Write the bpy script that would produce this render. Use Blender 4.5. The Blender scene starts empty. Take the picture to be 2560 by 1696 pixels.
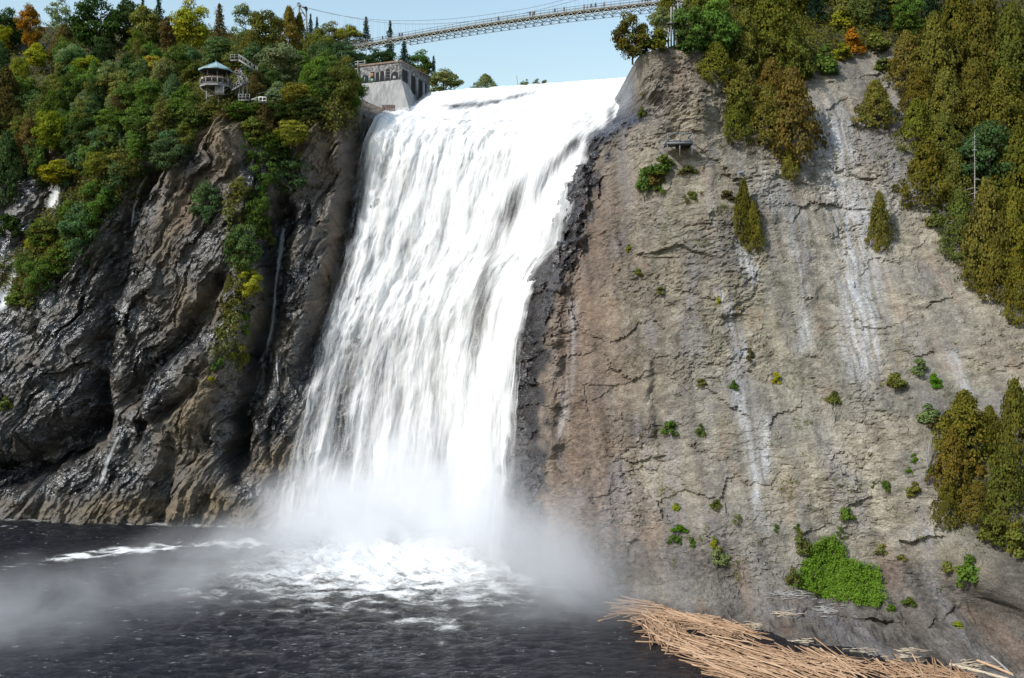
import bpy, bmesh, math, random
import numpy as np
from mathutils import Vector, Matrix, Euler
from mathutils.bvhtree import BVHTree

# ------------------------------------------------------------------ camera, sky, sun, exposure
scene = bpy.context.scene
COL = scene.collection
F, CX, CY, CZ = 2490.0, 1280.0, 800.0, 42.0        # focal length and horizon of the photograph, eye height above the pool
cam_data = bpy.data.cameras.new("camera")
cam = bpy.data.objects.new("camera", cam_data)
COL.objects.link(cam)
scene.camera = cam
cam_data.sensor_width = 36.0
cam_data.lens = 36.0 * F / 2560.0
cam_data.shift_y = -48.0 / 2560.0
cam_data.clip_end = 9000.0
cam.location = (0, 0, CZ)
cam.rotation_euler = (math.radians(90), 0, 0)

SUN_TO = Vector((-0.60, -0.45, 0.67)).normalized()   # towards the sun
world = bpy.data.worlds.new("World")
scene.world = world
world.use_nodes = True
wn = world.node_tree.nodes
wl = world.node_tree.links
wn.clear()
w_out = wn.new("ShaderNodeOutputWorld")
w_bg = wn.new("ShaderNodeBackground")
w_sky = wn.new("ShaderNodeTexSky")
w_sky.sky_type = 'NISHITA'
w_sky.sun_disc = False
w_sky.sun_elevation = math.asin(SUN_TO.z)
w_sky.sun_rotation = math.atan2(SUN_TO.x, SUN_TO.y)
w_sky.air_density = 1.7
w_sky.dust_density = 1.1
w_sky.ozone_density = 1.6
w_bg.inputs[1].default_value = 0.15
wl.new(w_sky.outputs[0], w_bg.inputs[0])
wl.new(w_bg.outputs[0], w_out.inputs[0])

sun_data = bpy.data.lights.new("sun", 'SUN')
sun_data.energy = 3.4
sun_data.angle = math.radians(0.5)
sun_data.color = (1.0, 0.965, 0.915)
sun = bpy.data.objects.new("sun", sun_data)
COL.objects.link(sun)
sun.location = (-60, -20, 160)
sun.rotation_euler = (-SUN_TO).to_track_quat('-Z', 'Y').to_euler()

scene.view_settings.view_transform = 'Standard'
scene.view_settings.look = 'None'
scene.view_settings.exposure = 0.35
scene.view_settings.gamma = 1.0
cy = scene.cycles
cy.use_denoising = True
cy.max_bounces = 8
cy.diffuse_bounces = 2
cy.glossy_bounces = 2
cy.transmission_bounces = 3
cy.transparent_max_bounces = 10
cy.volume_bounces = 5
cy.volume_step_rate = 1.0
cy.volume_max_steps = 96
cy.caustics_reflective = False
cy.caustics_refractive = False

# ------------------------------------------------------------------ numeric helpers
RNG = random.Random(7)
_rs = np.random.RandomState(11)
_PERM = np.concatenate([_rs.permutation(1024)] * 3)
_ang = _rs.rand(1024) * 2 * np.pi
_GX, _GY = np.cos(_ang), np.sin(_ang)


def perlin(x, y, seed=0):
    x = np.asarray(x, float) + seed * 37.17
    y = np.asarray(y, float) - seed * 21.73
    xi = np.floor(x).astype(int); yi = np.floor(y).astype(int)
    xf = x - xi; yf = y - yi
    xi &= 1023; yi &= 1023
    u = xf * xf * xf * (xf * (xf * 6 - 15) + 10)
    v = yf * yf * yf * (yf * (yf * 6 - 15) + 10)
    def g(ix, iy, fx, fy):
        h = _PERM[_PERM[ix & 1023] + (iy & 1023)]
        return _GX[h] * fx + _GY[h] * fy
    a = g(xi, yi, xf, yf); b = g(xi + 1, yi, xf - 1, yf)
    c = g(xi, yi + 1, xf, yf - 1); d = g(xi + 1, yi + 1, xf - 1, yf - 1)
    return ((a + (b - a) * u) * (1 - v) + (c + (d - c) * u) * v) * 1.5


def fbm(x, y, octaves=4, seed=0, gain=0.5):
    t = 0; a = 1.0
    for i in range(octaves):
        t = t + a * perlin(x * 2 ** i, y * 2 ** i, seed + i * 3)
        a *= gain
    return t


def ridged(x, y, octaves=4, seed=0, gain=0.5):
    t = 0; a = 1.0
    for i in range(octaves):
        t = t + a * (1 - 2 * np.abs(perlin(x * 2 ** i, y * 2 ** i, seed + i * 3)))
        a *= gain
    return t


def cells(x, y, seed=0, jit=0.9):
    """nearest cell of a jittered grid: random value, random tilt in x and y, distance to the cell's border"""
    x = np.asarray(x, float) + seed * 13.7; y = np.asarray(y, float) + seed * 7.9
    xi = np.floor(x).astype(int); yi = np.floor(y).astype(int)
    b1 = np.full(x.shape, 9.0); b2 = b1.copy(); hh = np.zeros(x.shape, int); ox = np.zeros(x.shape); oy = np.zeros(x.shape)
    for i in (-1, 0, 1):
        for j in (-1, 0, 1):
            h = _PERM[_PERM[(xi + i) & 1023] + ((yi + j) & 1023)]
            dx = x - (xi + i + 0.5 + jit * (h / 1023.0 - 0.5)); dy = y - (yi + j + 0.5 + jit * (_PERM[h] / 1023.0 - 0.5))
            d = dx * dx + dy * dy
            m = d < b1
            b2 = np.where(m, b1, np.minimum(b2, d))
            b1 = np.where(m, d, b1); hh = np.where(m, h, hh); ox = np.where(m, dx, ox); oy = np.where(m, dy, oy)
    v = _PERM[hh + 5] / 511.5 - 1; tx = _PERM[hh + 77] / 511.5 - 1; ty = _PERM[hh + 301] / 511.5 - 1
    return v, tx * ox + ty * oy, np.sqrt(b2) - np.sqrt(b1)


def sstep(a, b, x):
    t = np.clip((np.asarray(x, float) - a) / (b - a), 0, 1)
    return t * t * (3 - 2 * t)


def world_at(px, py, d):
    """the point that the photograph shows at (px, py) when it lies d metres ahead of the viewer"""
    return np.array([(px - CX) / F * d, d, CZ + (CY - py) / F * d])


class Surface:
    """depth of a rock face over (x, z), interpolated between surveyed points"""
    def __init__(self, pts):
        w = np.array([world_at(*p) for p in pts])
        self.p = w[:, [0, 2]]
        d = w[:, 1]
        n = len(d)
        r = np.linalg.norm(self.p[:, None] - self.p[None], axis=2)
        P = np.c_[np.ones(n), self.p]
        M = np.zeros((n + 3, n + 3))
        M[:n, :n] = r - 0.15 * np.eye(n)
        M[:n, n:] = P; M[n:, :n] = P.T
        s = np.linalg.solve(M, np.r_[d, 0, 0, 0])
        self.w = s[:n]; self.c = s[n:]

    def __call__(self, x, z):
        x = np.asarray(x, float); z = np.asarray(z, float)
        out = self.c[0] + self.c[1] * x + self.c[2] * z
        for (a, b), w in zip(self.p, self.w):
            out = out + w * np.sqrt((x - a) ** 2 + (z - b) ** 2)
        return out


LEFT = Surface([
    (-500, 1290, 216), (-150, 1292, 213), (0, 1296, 211), (200, 1305, 207), (400, 1312, 205), (550, 1318, 203), (700, 1325, 201), (850, 1330, 202),
    (-500, 1420, 213), (0, 1420, 208), (400, 1420, 201), (700, 1420, 198), (1000, 1420, 198), (1250, 1450, 188),
    (-400, 1000, 219), (0, 1000, 217), (250, 1000, 214), (450, 1000, 209), (650, 1050, 208), (760, 1050, 209),
    (-400, 750, 226), (0, 750, 222), (250, 750, 217), (450, 700, 210), (600, 750, 209), (720, 750, 212), (800, 750, 214),
    (0, 560, 232), (200, 520, 226), (400, 470, 217), (550, 450, 213), (640, 450, 214), (780, 450, 216), (860, 450, 222),
    (-400, 400, 262), (0, 400, 244), (200, 350, 238), (400, 320, 222), (540, 255, 214), (640, 262, 218), (720, 280, 220), (840, 265, 218), (930, 285, 222),
    (-400, 180, 300), (0, 190, 285), (250, 190, 275), (450, 170, 255), (600, 180, 250), (720, 190, 262), (850, 200, 250), (900, 240, 236),
    (-400, 60, 345), (0, 70, 330), (300, 80, 325), (600, 90, 318), (800, 125, 300), (880, 165, 278), (980, 215, 250), (1075, 243, 240),
    (960, 262, 237), (1030, 266, 236), (1060, 262, 234), (1000, 300, 222.5), (1150, 295, 222), (1300, 285, 219), (1450, 285, 208), (1590, 268, 203), (1500, 335, 193),
    (1200, 228, 236), (1400, 218, 235), (1590, 206, 233), (1590, 235, 220), (1350, 255, 227), (1180, 268, 227), (1290, 250, 228),
    (950, 420, 221), (1100, 420, 220), (1250, 420, 216), (1380, 420, 203), (1460, 420, 188),
    (900, 620, 218), (1050, 620, 217), (1200, 620, 210), (1320, 620, 196), (1400, 620, 183),
    (870, 850, 215), (1000, 850, 214), (1130, 850, 207), (1240, 850, 194), (1310, 850, 180),
    (800, 1100, 209), (950, 1100, 209), (1100, 1100, 203), (1200, 1100, 192), (1290, 1100, 177),
    (850, 1300, 204), (1000, 1320, 202), (1130, 1330, 196), (1250, 1350, 176), (1330, 1420, 165),
])
RIGHT = Surface([
    (1592, 118, 175), (1592, 130, 175), (1600, 160, 174.5), (1592, 210, 176), (1590, 270, 180), (1480, 350, 187), (1450, 440, 187), (1400, 640, 183), (1345, 760, 181),
    (1310, 900, 179), (1290, 1100, 177), (1270, 1300, 174), (1300, 1450, 163), (1420, 1478, 156),
    (1620, 115, 174), (1700, 105, 178), (1650, 250, 174), (1600, 400, 176), (1520, 550, 177), (1430, 720, 176), (1390, 900, 173), (1380, 1100, 169), (1400, 1300, 162),
    (1700, 480, 171), (1650, 640, 170), (1550, 800, 168), (1600, 960, 164), (1560, 1120, 162), (1600, 1300, 156), (1560, 1420, 153), (1560, 1490, 151), (1560, 1600, 145),
    (1610, 140, 174.6), (1606, 185, 174.8), (1604, 235, 176), (1640, 160, 174.2), (1670, 65, 205), (1700, 0, 225), (1720, 60, 200), (1800, 0, 222), (1850, 150, 184), (1800, 330, 174), (1860, 500, 169), (1850, 700, 165), (1850, 900, 160), (1850, 1100, 154.5), (1850, 1300, 148),
    (1820, 1420, 146), (1850, 1475, 144), (1850, 1530, 139.5), (1850, 1560, 136.8), (1850, 1700, 127),
    (2000, 0, 215), (2000, 120, 192), (2050, 250, 181), (2050, 450, 173), (2050, 700, 164), (2050, 950, 155.5), (2050, 1200, 147), (2050, 1350, 143.5), (2000, 1430, 142.5), (2050, 1492, 140.5), (2050, 1550, 134.5), (2050, 1615, 128.3),
    (2250, 0, 208), (2250, 200, 186), (2280, 420, 173), (2300, 700, 160), (2300, 950, 150), (2300, 1150, 142), (2300, 1350, 139), (2250, 1460, 137.5), (2250, 1525, 135.5), (2250, 1580, 130), (2250, 1650, 123),
    (2450, 0, 200), (2480, 300, 175), (2500, 600, 160), (2500, 900, 146), (2500, 1150, 137), (2500, 1350, 131.5), (2480, 1500, 129), (2480, 1575, 127), (2480, 1640, 121), (2480, 1710, 114.9),
    (2750, 0, 190), (2750, 300, 168), (2750, 600, 152), (2750, 900, 139), (2750, 1200, 126), (2750, 1450, 113), (2750, 1620, 107), (2750, 1800, 104),
    (2900, 0, 186), (2900, 700, 142), (2900, 1300, 116), (2900, 1850, 102),
    (1560, 1700, 138), (2050, 1800, 115), (2480, 1900, 100),
])
# where the waterfall's rock and the right-hand wall meet
_edge = np.array([world_at(*p) for p in [
    (1590, -120, 178), (1588, 60, 178), (1592, 130, 175), (1600, 160, 174.5), (1592, 210, 176), (1588, 270, 180), (1480, 350, 187), (1450, 440, 187),
    (1400, 640, 183), (1345, 760, 181), (1310, 900, 179), (1290, 1100, 177), (1270, 1300, 174), (1265, 1480, 165)]])
_eo = np.argsort(_edge[:, 2])
_EZ, _EX = _edge[_eo, 2], _edge[_eo, 0]


def edge_side(x, z):
    xe = np.interp(z, _EZ, _EX) + 0.5 * perlin(z * 0.35, z * 0 + 3.3, 5) * sstep(82, 88, z)
    w = 0.12 + 1.6 * (1 - sstep(76, 86, z))
    return 1 / (1 + np.exp(-np.clip((x - xe) / w, -40, 40)))


def base_depth(x, z):
    s = edge_side(x, z)
    return LEFT(x, z) * (1 - s) + RIGHT(x, z) * s


def locate(px, py, it=14):
    """points of the smooth rock surface seen at (px, py)"""
    px = np.asarray(px, float); py = np.asarray(py, float)
    d = np.full(px.shape, 205.0)
    for i in range(it):
        x = (px - CX) / F * d; z = CZ + (CY - py) / F * d
        d = 0.45 * d + 0.55 * base_depth(x, z)
    return np.stack([(px - CX) / F * d, d, CZ + (CY - py) / F * d], -1)


def poly_dist(x, z, pts):
    """unsigned and signed distance (+ on the right of the travel direction) to a polyline, and the position along it 0..1"""
    best = np.full(np.shape(x), 1e9); sgn = np.ones(np.shape(x)); pos = np.zeros(np.shape(x))
    L = np.r_[0, np.cumsum(np.linalg.norm(np.diff(pts, axis=0), axis=1))]
    for i in range(len(pts) - 1):
        a, b = pts[i], pts[i + 1]
        e = b - a; l2 = e @ e
        t = np.clip(((x - a[0]) * e[0] + (z - a[1]) * e[1]) / l2, 0, 1)
        dx = x - a[0] - t * e[0]; dz = z - a[1] - t * e[1]
        d = np.sqrt(dx * dx + dz * dz)
        m = d < best
        best = np.where(m, d, best)
        sgn = np.where(m, np.sign(e[1] * dx - e[0] * dz), sgn)
        pos = np.where(m, (L[i] + t * (L[i + 1] - L[i])) / L[-1], pos)
    return best, best * sgn, pos


def line_xz(pix):
    p = locate([q[0] for q in pix], [q[1] for q in pix])
    return p[:, [0, 2]]


# gullies (+), ridges (-): pixel line, depth in m, half width in m
FOLDS = [
    ([(395, 400), (330, 520), (290, 640), (262, 800), (250, 960), (245, 1120)], 7.5, 2.6),
    ([(120, 450), (60, 640), (20, 760)], 3.0, 3.0),
    ([(250, 1060), (150, 1130), (60, 1180), (-60, 1190)], 8, 3.0),
    ([(300, 760), (200, 850), (60, 960), (-80, 1000)], -2.5, 3.5),
    ([(260, 900), (180, 1000), (60, 1060), (-60, 1080)], -3.0, 3.6),
    ([(430, 470), (400, 620), (380, 760)], -2.2, 4.0),
    ([(560, 700), (470, 830), (370, 940), (310, 1010)], 4.5, 1.6),
    ([(520, 880), (440, 960), (360, 1040)], -4.0, 2.6),
    ([(500, 960), (430, 1030), (340, 1070)], 2.6, 0.8),
    ([(590, 300), (600, 430), (590, 560), (620, 700), (590, 840), (520, 960), (470, 1080)], -3.4, 3.6),
    ([(700, 480), (690, 620), (670, 780), (640, 930), (610, 1040), (585, 1180)], 7.5, 2.2),
    ([(600, 1050), (600, 1150), (580, 1210)], 3.0, 1.2),
    ([(640, 1020), (670, 1090), (690, 1200)], 2.6, 0.7),
    ([(430, 1120), (410, 1220), (395, 1310)], 3.2, 1.6),
    ([(500, 1130), (460, 1220), (440, 1300)], -2.0, 1.8),
    ([(640, 1230), (560, 1250), (520, 1310)], -1.5, 2.0),
    ([(860, 262), (855, 400), (840, 540), (800, 680), (770, 800), (735, 930)], -4.0, 2.4),
    ([(930, 300), (895, 420), (880, 520), (850, 620), (820, 740), (790, 850), (760, 960)], 4.5, 2.8),
    ([(800, 280), (790, 380), (780, 470)], -1.5, 2.0),
    ([(760, 560), (740, 700), (720, 800)], -2.0, 1.8),
    ([(545, 262), (560, 330), (600, 420)], -1.6, 3.0),
    # right-hand wall
    ([(1455, 420), (1452, 520), (1440, 620)], -2.2, 1.2),
    ([(1395, 690), (1375, 800), (1378, 900), (1376, 1000), (1372, 1150)], -2.4, 1.6),
    ([(1330, 700), (1320, 900), (1310, 1100)], 1.6, 2.0),
    ([(1642, 900), (1648, 980), (1640, 1060), (1660, 1130)], 1.3, 1.0),
    ([(1540, 480), (1560, 600), (1600, 690), (1610, 720)], 1.2, 1.4),
    ([(1850, 330), (1865, 480), (1880, 620)], 1.0, 2.0),
    ([(2050, 300), (2090, 450), (2140, 600), (2180, 760)], 1.0, 3.0),
    ([(1594, 1350), (1590, 1420), (1588, 1480)], 1.2, 0.8),
    ([(2200, 1585), (2290, 1600), (2370, 1592), (2410, 1577)], 1.6, 0.5),
    ([(2130, 1562), (2190, 1574), (2250, 1554)], 1.3, 0.45),
    ([(1990, 1560), (2080, 1575), (2150, 1600)], 1.2, 0.4),
    ([(2300, 1545), (2420, 1560), (2540, 1548)], 1.6, 0.5),
    ([(2380, 1625), (2470, 1610), (2560, 1620)], 1.4, 0.5),
    ([(1700, 170), (1660, 230), (1640, 300)], 1.0, 1.2),
    ([(1760, 250), (1740, 330)], -1.2, 2.0),
]
# ledges: above the line the rock stands out, below it the face is undercut: line, m, reach below
LEDGES = [
    ([(1590, 640), (1680, 615), (1800, 640)], 0.7, 4.0),
    ([(1540, 1145), (1600, 1150), (1680, 1140)], 0.7, 3.0),
    ([(2230, 1335), (2300, 1328), (2380, 1350)], 1.2, 2.0),
    ([(2040, 1515), (2120, 1530), (2240, 1548), (2360, 1540)], 0.9, 1.5),
    ([(2250, 1600), (2330, 1612), (2420, 1600)], 0.9, 1.0),
    ([(0, 1170), (110, 1165), (230, 1110)], 2.5, 4.0),
    ([(60, 900), (140, 930), (230, 900)], 1.5, 3.0),
]
_FOLD_XZ = [(line_xz(p), a, w) for p, a, w in FOLDS]
_LEDGE_XZ = [(line_xz(p), a, w) for p, a, w in LEDGES]


def shape_depth(x, z):
    """base surface with its gullies, ridges and ledges"""
    wx = x + 0.9 * fbm(x * 0.16, z * 0.16, 3, 41); wz = z + 0.9 * fbm(x * 0.16, z * 0.16, 3, 47)
    d = base_depth(x, z)
    for pts, a, w in _FOLD_XZ:
        lo = pts.min(0) - 4 * w; hi = pts.max(0) + 4 * w
        m = (wx > lo[0]) & (wx < hi[0]) & (wz > lo[1]) & (wz < hi[1])
        if not np.any(m):
            continue
        q, s, t = poly_dist(wx[m], wz[m], pts)
        d[m] += a * np.exp(-(q / w) ** 2) * sstep(0, .1, t + 0.04) * sstep(0, .1, 1.04 - t)
    for pts, a, w in _LEDGE_XZ:
        lo = pts.min(0) - 3 * w; hi = pts.max(0) + 3 * w
        m = (wx > lo[0]) & (wx < hi[0]) & (wz > lo[1]) & (wz < hi[1])
        if not np.any(m):
            continue
        q, s, t = poly_dist(wx[m], wz[m], pts)
        below = np.where(wz[m] < np.interp(wx[m], np.sort(pts[:, 0]), pts[np.argsort(pts[:, 0]), 1]), q, -q)
        f = np.where(below > 0, np.exp(-(below / w)) * sstep(-0.05, 0.25, below), 0)
        d[m] += a * f * sstep(0, .12, t) * sstep(0, .12, 1 - t)
        d[m] -= 0.4 * a * np.where(below <= 0, np.exp(below / (0.5 * w)), 0) * sstep(0, .12, t) * sstep(0, .12, 1 - t)
    return d


# ------------------------------------------------------------------ node helpers
class Mat:
    def __init__(self, name):
        self.m = bpy.data.materials.new(name)
        self.m.use_nodes = True
        self.t = self.m.node_tree
        self.n = self.t.nodes
        self.n.clear()
        self.out = self.n.new("ShaderNodeOutputMaterial")

    def node(self, typ, **kw):
        nd = self.n.new("ShaderNode" + typ)
        ins = kw.pop('ins', {})
        for k, v in kw.items():
            setattr(nd, k, v)
        for k, v in ins.items():
            self.set(nd.inputs[k], v)
        return nd

    def set(self, sock, v):
        if isinstance(v, bpy.types.NodeSocket):
            self.t.links.new(v, sock)
        elif isinstance(v, bpy.types.Node):
            self.t.links.new(v.outputs[0], sock)
        else:
            if isinstance(v, tuple) and len(v) == 3 and sock.type == 'RGBA':
                v = v + (1,)
            sock.default_value = v

    def math(self, op, a, b=0.0, c=None, clamp=False):
        nd = self.node("Math", operation=op, use_clamp=clamp)
        self.set(nd.inputs[0], a); self.set(nd.inputs[1], b)
        if c is not None:
            self.set(nd.inputs[2], c)
        return nd.outputs[0]

    def noise(self, vec, scale, detail=4, rough=0.55, lac=2.0, dist=0.0, ntype='FBM'):
        nd = self.node("TexNoise", noise_type=ntype)
        self.set(nd.inputs['Vector'], vec)
        nd.inputs['Scale'].default_value = scale
        nd.inputs['Detail'].default_value = detail
        nd.inputs['Roughness'].default_value = rough
        nd.inputs['Lacunarity'].default_value = lac
        nd.inputs['Distortion'].default_value = dist
        return nd.outputs[0]

    def mapping(self, vec, scale=(1, 1, 1), rot=(0, 0, 0), loc=(0, 0, 0)):
        nd = self.node("Mapping")
        self.set(nd.inputs[0], vec)
        nd.inputs['Scale'].default_value = scale
        nd.inputs['Rotation'].default_value = rot
        nd.inputs['Location'].default_value = loc
        return nd.outputs[0]

    def ramp(self, fac, stops, interp='LINEAR'):
        nd = self.node("ValToRGB")
        cr = nd.color_ramp
        cr.interpolation = interp
        while len(cr.elements) < len(stops):
            cr.elements.new(0.5)
        for e, (p, c) in zip(cr.elements, stops):
            e.position = p
            e.color = c + (1,) if len(c) == 3 else c
        self.set(nd.inputs[0], fac)
        return nd.outputs[0]

    def mix(self, fac, a, b, blend='MIX'):
        nd = self.node("Mix", data_type='RGBA', blend_type=blend)
        self.set(nd.inputs[0], fac); self.set(nd.inputs[6], a); self.set(nd.inputs[7], b)
        return nd.outputs[2]

    def maprange(self, v, a, b, c=0.0, d=1.0, smooth=True):
        nd = self.node("MapRange", interpolation_type='SMOOTHSTEP' if smooth else 'LINEAR')
        self.set(nd.inputs[0], v)
        for i, q in zip((1, 2, 3, 4), (a, b, c, d)):
            self.set(nd.inputs[i], q)
        return nd.outputs[0]

    def bump(self, h, strength=0.5, dist=0.1, normal=None):
        nd = self.node("Bump")
        nd.inputs['Strength'].default_value = strength
        nd.inputs['Distance'].default_value = dist
        self.set(nd.inputs['Height'], h)
        if normal is not None:
            self.set(nd.inputs['Normal'], normal)
        return nd.outputs[0]

    def attr(self, name):
        nd = self.node("Attribute", attribute_name=name)
        return nd.outputs['Fac']

    def pos(self):
        return self.node("NewGeometry").outputs['Position']

    def obj_coord(self):
        return self.node("TexCoord").outputs['Object']

    def principled(self, base, rough=0.7, normal=None, spec=0.5, **extra):
        nd = self.node("BsdfPrincipled")
        self.set(nd.inputs['Base Color'], base)
        self.set(nd.inputs['Roughness'], rough)
        self.set(nd.inputs['Specular IOR Level'], spec)
        if normal is not None:
            self.set(nd.inputs['Normal'], normal)
        for k, v in extra.items():
            self.set(nd.inputs[k.replace('_', ' ')], v)
        self.t.links.new(nd.outputs[0], self.out.inputs[0])
        return nd


def simple_mat(name, col, rough=0.7, var=0.25, scale=3.0, spec=0.3, bump=0.15, metallic=0.0):
    m = Mat(name)
    p = m.obj_coord()
    n = m.noise(p, scale, 5, 0.6)
    c = m.mix(m.maprange(n, 0.3, 0.7), tuple(x * (1 - var) for x in col), tuple(min(1, x * (1 + var)) for x in col))
    m.principled(c, rough, m.bump(n, bump, 0.03), spec, Metallic=metallic)
    return m.m


def mesh_from(name, verts, faces):
    """verts (n,3) array, faces (m,k) array of equal length polygons"""
    me = bpy.data.meshes.new(name)
    verts = np.asarray(verts, np.float32); faces = np.asarray(faces, np.int32)
    nf, k = faces.shape
    me.vertices.add(len(verts)); me.vertices.foreach_set("co", verts.ravel())
    me.loops.add(nf * k); me.loops.foreach_set("vertex_index", faces.ravel())
    me.polygons.add(nf)
    me.polygons.foreach_set("loop_start", np.arange(0, nf * k, k, dtype=np.int32))
    me.polygons.foreach_set("loop_total", np.full(nf, k, np.int32))
    me.update(calc_edges=True)
    return me


def add_attr(me, name, vals):
    a = me.attributes.new(name, 'FLOAT', 'POINT')
    a.data.foreach_set("value", np.asarray(vals, np.float32))


def link(name, data, parent=None, mat=None, label=None, cat=None, group=None, kind=None, loc=None):
    o = bpy.data.objects.new(name, data)
    COL.objects.link(o)
    if mat is not None and data is not None and not data.materials:
        data.materials.append(mat)
    if parent is not None:
        o.parent = parent
    if label: o["label"] = label
    if cat: o["category"] = cat
    if group: o["group"] = group
    if kind: o["kind"] = kind
    if loc is not None: o.location = loc
    return o


def smooth_shade(me, on=True):
    me.polygons.foreach_set("use_smooth", np.full(len(me.polygons), on))


def grid_faces(nr, nc, keep=None):
    i = np.arange(nr * nc).reshape(nr, nc)
    f = np.stack([i[:-1, :-1], i[:-1, 1:], i[1:, 1:], i[1:, :-1]], -1).reshape(-1, 4)
    if keep is not None:
        f = f[keep.ravel()[f].all(1)]
    return f


def compact(verts, faces, *attrs):
    used = np.unique(faces)
    remap = np.full(len(verts), -1); remap[used] = np.arange(len(used))
    return (verts[used], remap[faces]) + tuple(a[used] for a in attrs)
# ------------------------------------------------------------------ rock walls
gx = np.r_[np.arange(-182, -112, 0.5), np.arange(-112, 112.01, 0.235)]
gz = np.r_[np.arange(-2.5, 18, 0.17), np.arange(18, 104, 0.235), np.arange(104, 146, 0.5)]
X, Z = np.meshgrid(gx, gz)
SD = shape_depth(X.copy(), Z.copy())
SIDE = edge_side(X, Z)
PX = CX + F * X / SD
PY = CY - F * (Z - CZ) / SD

# surface relief: folded and steep on the left, blocky and bedded on the right
leftness = 1 - sstep(-14, 16, X)
ca, sa = math.cos(math.radians(58)), math.sin(math.radians(58))
al = X * ca + Z * sa; ac = -X * sa + Z * ca
lumps = fbm(X * 0.11, Z * 0.11, 4, 21)
fine = fbm(X * 0.9, Z * 0.9, 3, 27)
warp = fbm(X * 0.07, Z * 0.07, 3, 3) * 3
fold = ridged((ac + warp) * 0.17, al * 0.035, 4, 9, 0.5)
rough_patch = sstep(-0.15, 0.5, fbm(X * 0.07, Z * 0.06, 4, 77))
jx = X + 0.5 * fine + 1.2 * lumps; jz = Z + 0.5 * fine - 1.0 * lumps
# angular blocks: each tilts its own way
kv, kt, ke = cells((ac + 0.4 * fine + warp) * 0.30, (al + fine) * 0.10, 1)
mv, mt, me_ = cells((ac + 0.25 * fine) * 0.80, (al + 0.4 * fine) * 0.30, 2)
sv, st, se = cells((ac + 0.15 * fine) * 1.7, al * 0.75, 3)
slz = (ac + 0.6 * warp + 0.35 * fine + 0.8 * lumps) / 1.9
slf = slz - np.floor(slz)
slab = 0.75 * (np.where(slf < 0.85, slf / 0.85, (1 - slf) / 0.15) - 0.5) * sstep(-0.3, 0.4, fbm(X * 0.06, Z * 0.06, 3, 87))
relL = -1.15 * fold + 1.3 * lumps + 0.75 * kv + 1.3 * kt + 0.22 * mv + 0.42 * mt + 0.07 * sv + 0.20 * st + 0.06 * fine + slab
rv, rt, re_ = cells(jx * 0.13, jz * 0.20, 4)
bv, bt, be = cells((X + 0.3 * Z + lumps) * 0.065, (Z + lumps) * 0.05, 8)
qv, qt, qe = cells(jx * 0.42, (jz + 0.08 * jx) * 0.75, 5)
tv_, tt_, te = cells((X + 0.2 * fine) * 1.0, (Z + 0.1 * X + 0.15 * fine) * 1.9, 6)
bedz = (Z + 0.05 * X + 1.6 * lumps + 0.25 * fine) / 1.15
saw = bedz - np.floor(bedz)
ledge = np.where(saw < 0.82, saw / 0.82, (1 - saw) / 0.18) - 0.5          # each bed stands out towards its lower edge
bed_patch = sstep(0.0, 0.6, fbm(X * 0.06 + 9, Z * 0.09, 3, 83) + 0.9 * np.exp(-(((PX - 1690) / 120) ** 2 + ((PY - 640) / 60) ** 2)))
joint = ridged((X + 0.25 * Z + 1.5 * lumps) * 0.16, Z * 0.04, 3, 63)
relR = 0.8 * lumps + 0.18 * rv + 0.55 * rt + 0.25 * bt + (0.02 + 0.13 * rough_patch) * qv + (0.06 + 0.30 * rough_patch) * qt \
    + (0.02 + 0.10 * rough_patch) * tv_ + (0.07 + 0.26 * rough_patch) * tt_ + 0.24 * bed_patch * ledge - 0.22 * joint + 0.05 * fine
relief = relL * leftness + relR * (1 - leftness)
soft = 1 - 0.75 * sstep(96, 106, Z) * leftness
under_falls = np.exp(-((X + 8) / 22) ** 2)
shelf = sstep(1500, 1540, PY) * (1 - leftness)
edge_near = np.exp(-(np.maximum(np.abs(X - np.interp(Z, _EZ, _EX) - 1.0) - 1.0, 0) / 2.5) ** 2) * (1 - sstep(80, 86, Z))
relief = relief * (1 + 1.1 * edge_near) + edge_near * (0.7 * kv + 1.0 * mt + 0.5 * qt)
relief = relief * (1 - 0.6 * (1 - SIDE) * sstep(66, 76, Z) * sstep(-36, -30, X))
relief = relief * soft * (1 - 0.5 * under_falls * sstep(8, 2, X)) * (1 - 0.85 * shelf)
relief *= 1 - 0.85 * np.exp(-((X - np.interp(Z, _EZ, _EX)) / 1.2) ** 2) * sstep(82, 88, Z)
Y = SD + relief
# the shelf is nearly level: its blocks and hollows rise and fall instead
hv, ht, he = cells((X + 0.4 * fine) * 0.22, (SD + fine) * 0.30, 12)
h2v, h2t, h2e = cells(X * 0.7, SD * 0.8, 13)
Z_UP = shelf * (-0.25 * sstep(0.14, 0.0, he) + 0.30 * fbm(X * 0.12, SD * 0.14, 4, 351) + 0.20 * hv + 0.35 * ht + 0.07 * h2v + 0.16 * h2t) * sstep(-1.0, 1.2, Z)

# skyline of the left hill and the lip of the falls
_sky = np.array([world_at(*p) for p in [(-400, 55, 345), (0, 66, 330), (300, 76, 325), (600, 86, 318), (800, 122, 300), (880, 165, 278),
                                       (960, 218, 250), (1075, 246, 239), (1100, 240, 238), (1590, 212, 233)]])
ztop = np.interp(X, _sky[:, 0], _sky[:, 2])
_rim = np.array([world_at(*p) for p in [(1580, 138, 175), (1620, 134, 175), (1690, 112, 178), (1720, 50, 200), (1760, -40, 215)]])
keep = np.where(SIDE < 0.02, Z < ztop, Z < np.interp(X, _rim[:, 0], _rim[:, 2] + 0.0) + np.where(X > _rim[-1, 0], 50, 0))

# --- what the rock is like at each place
ppx, ppy = PX, PY


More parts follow.
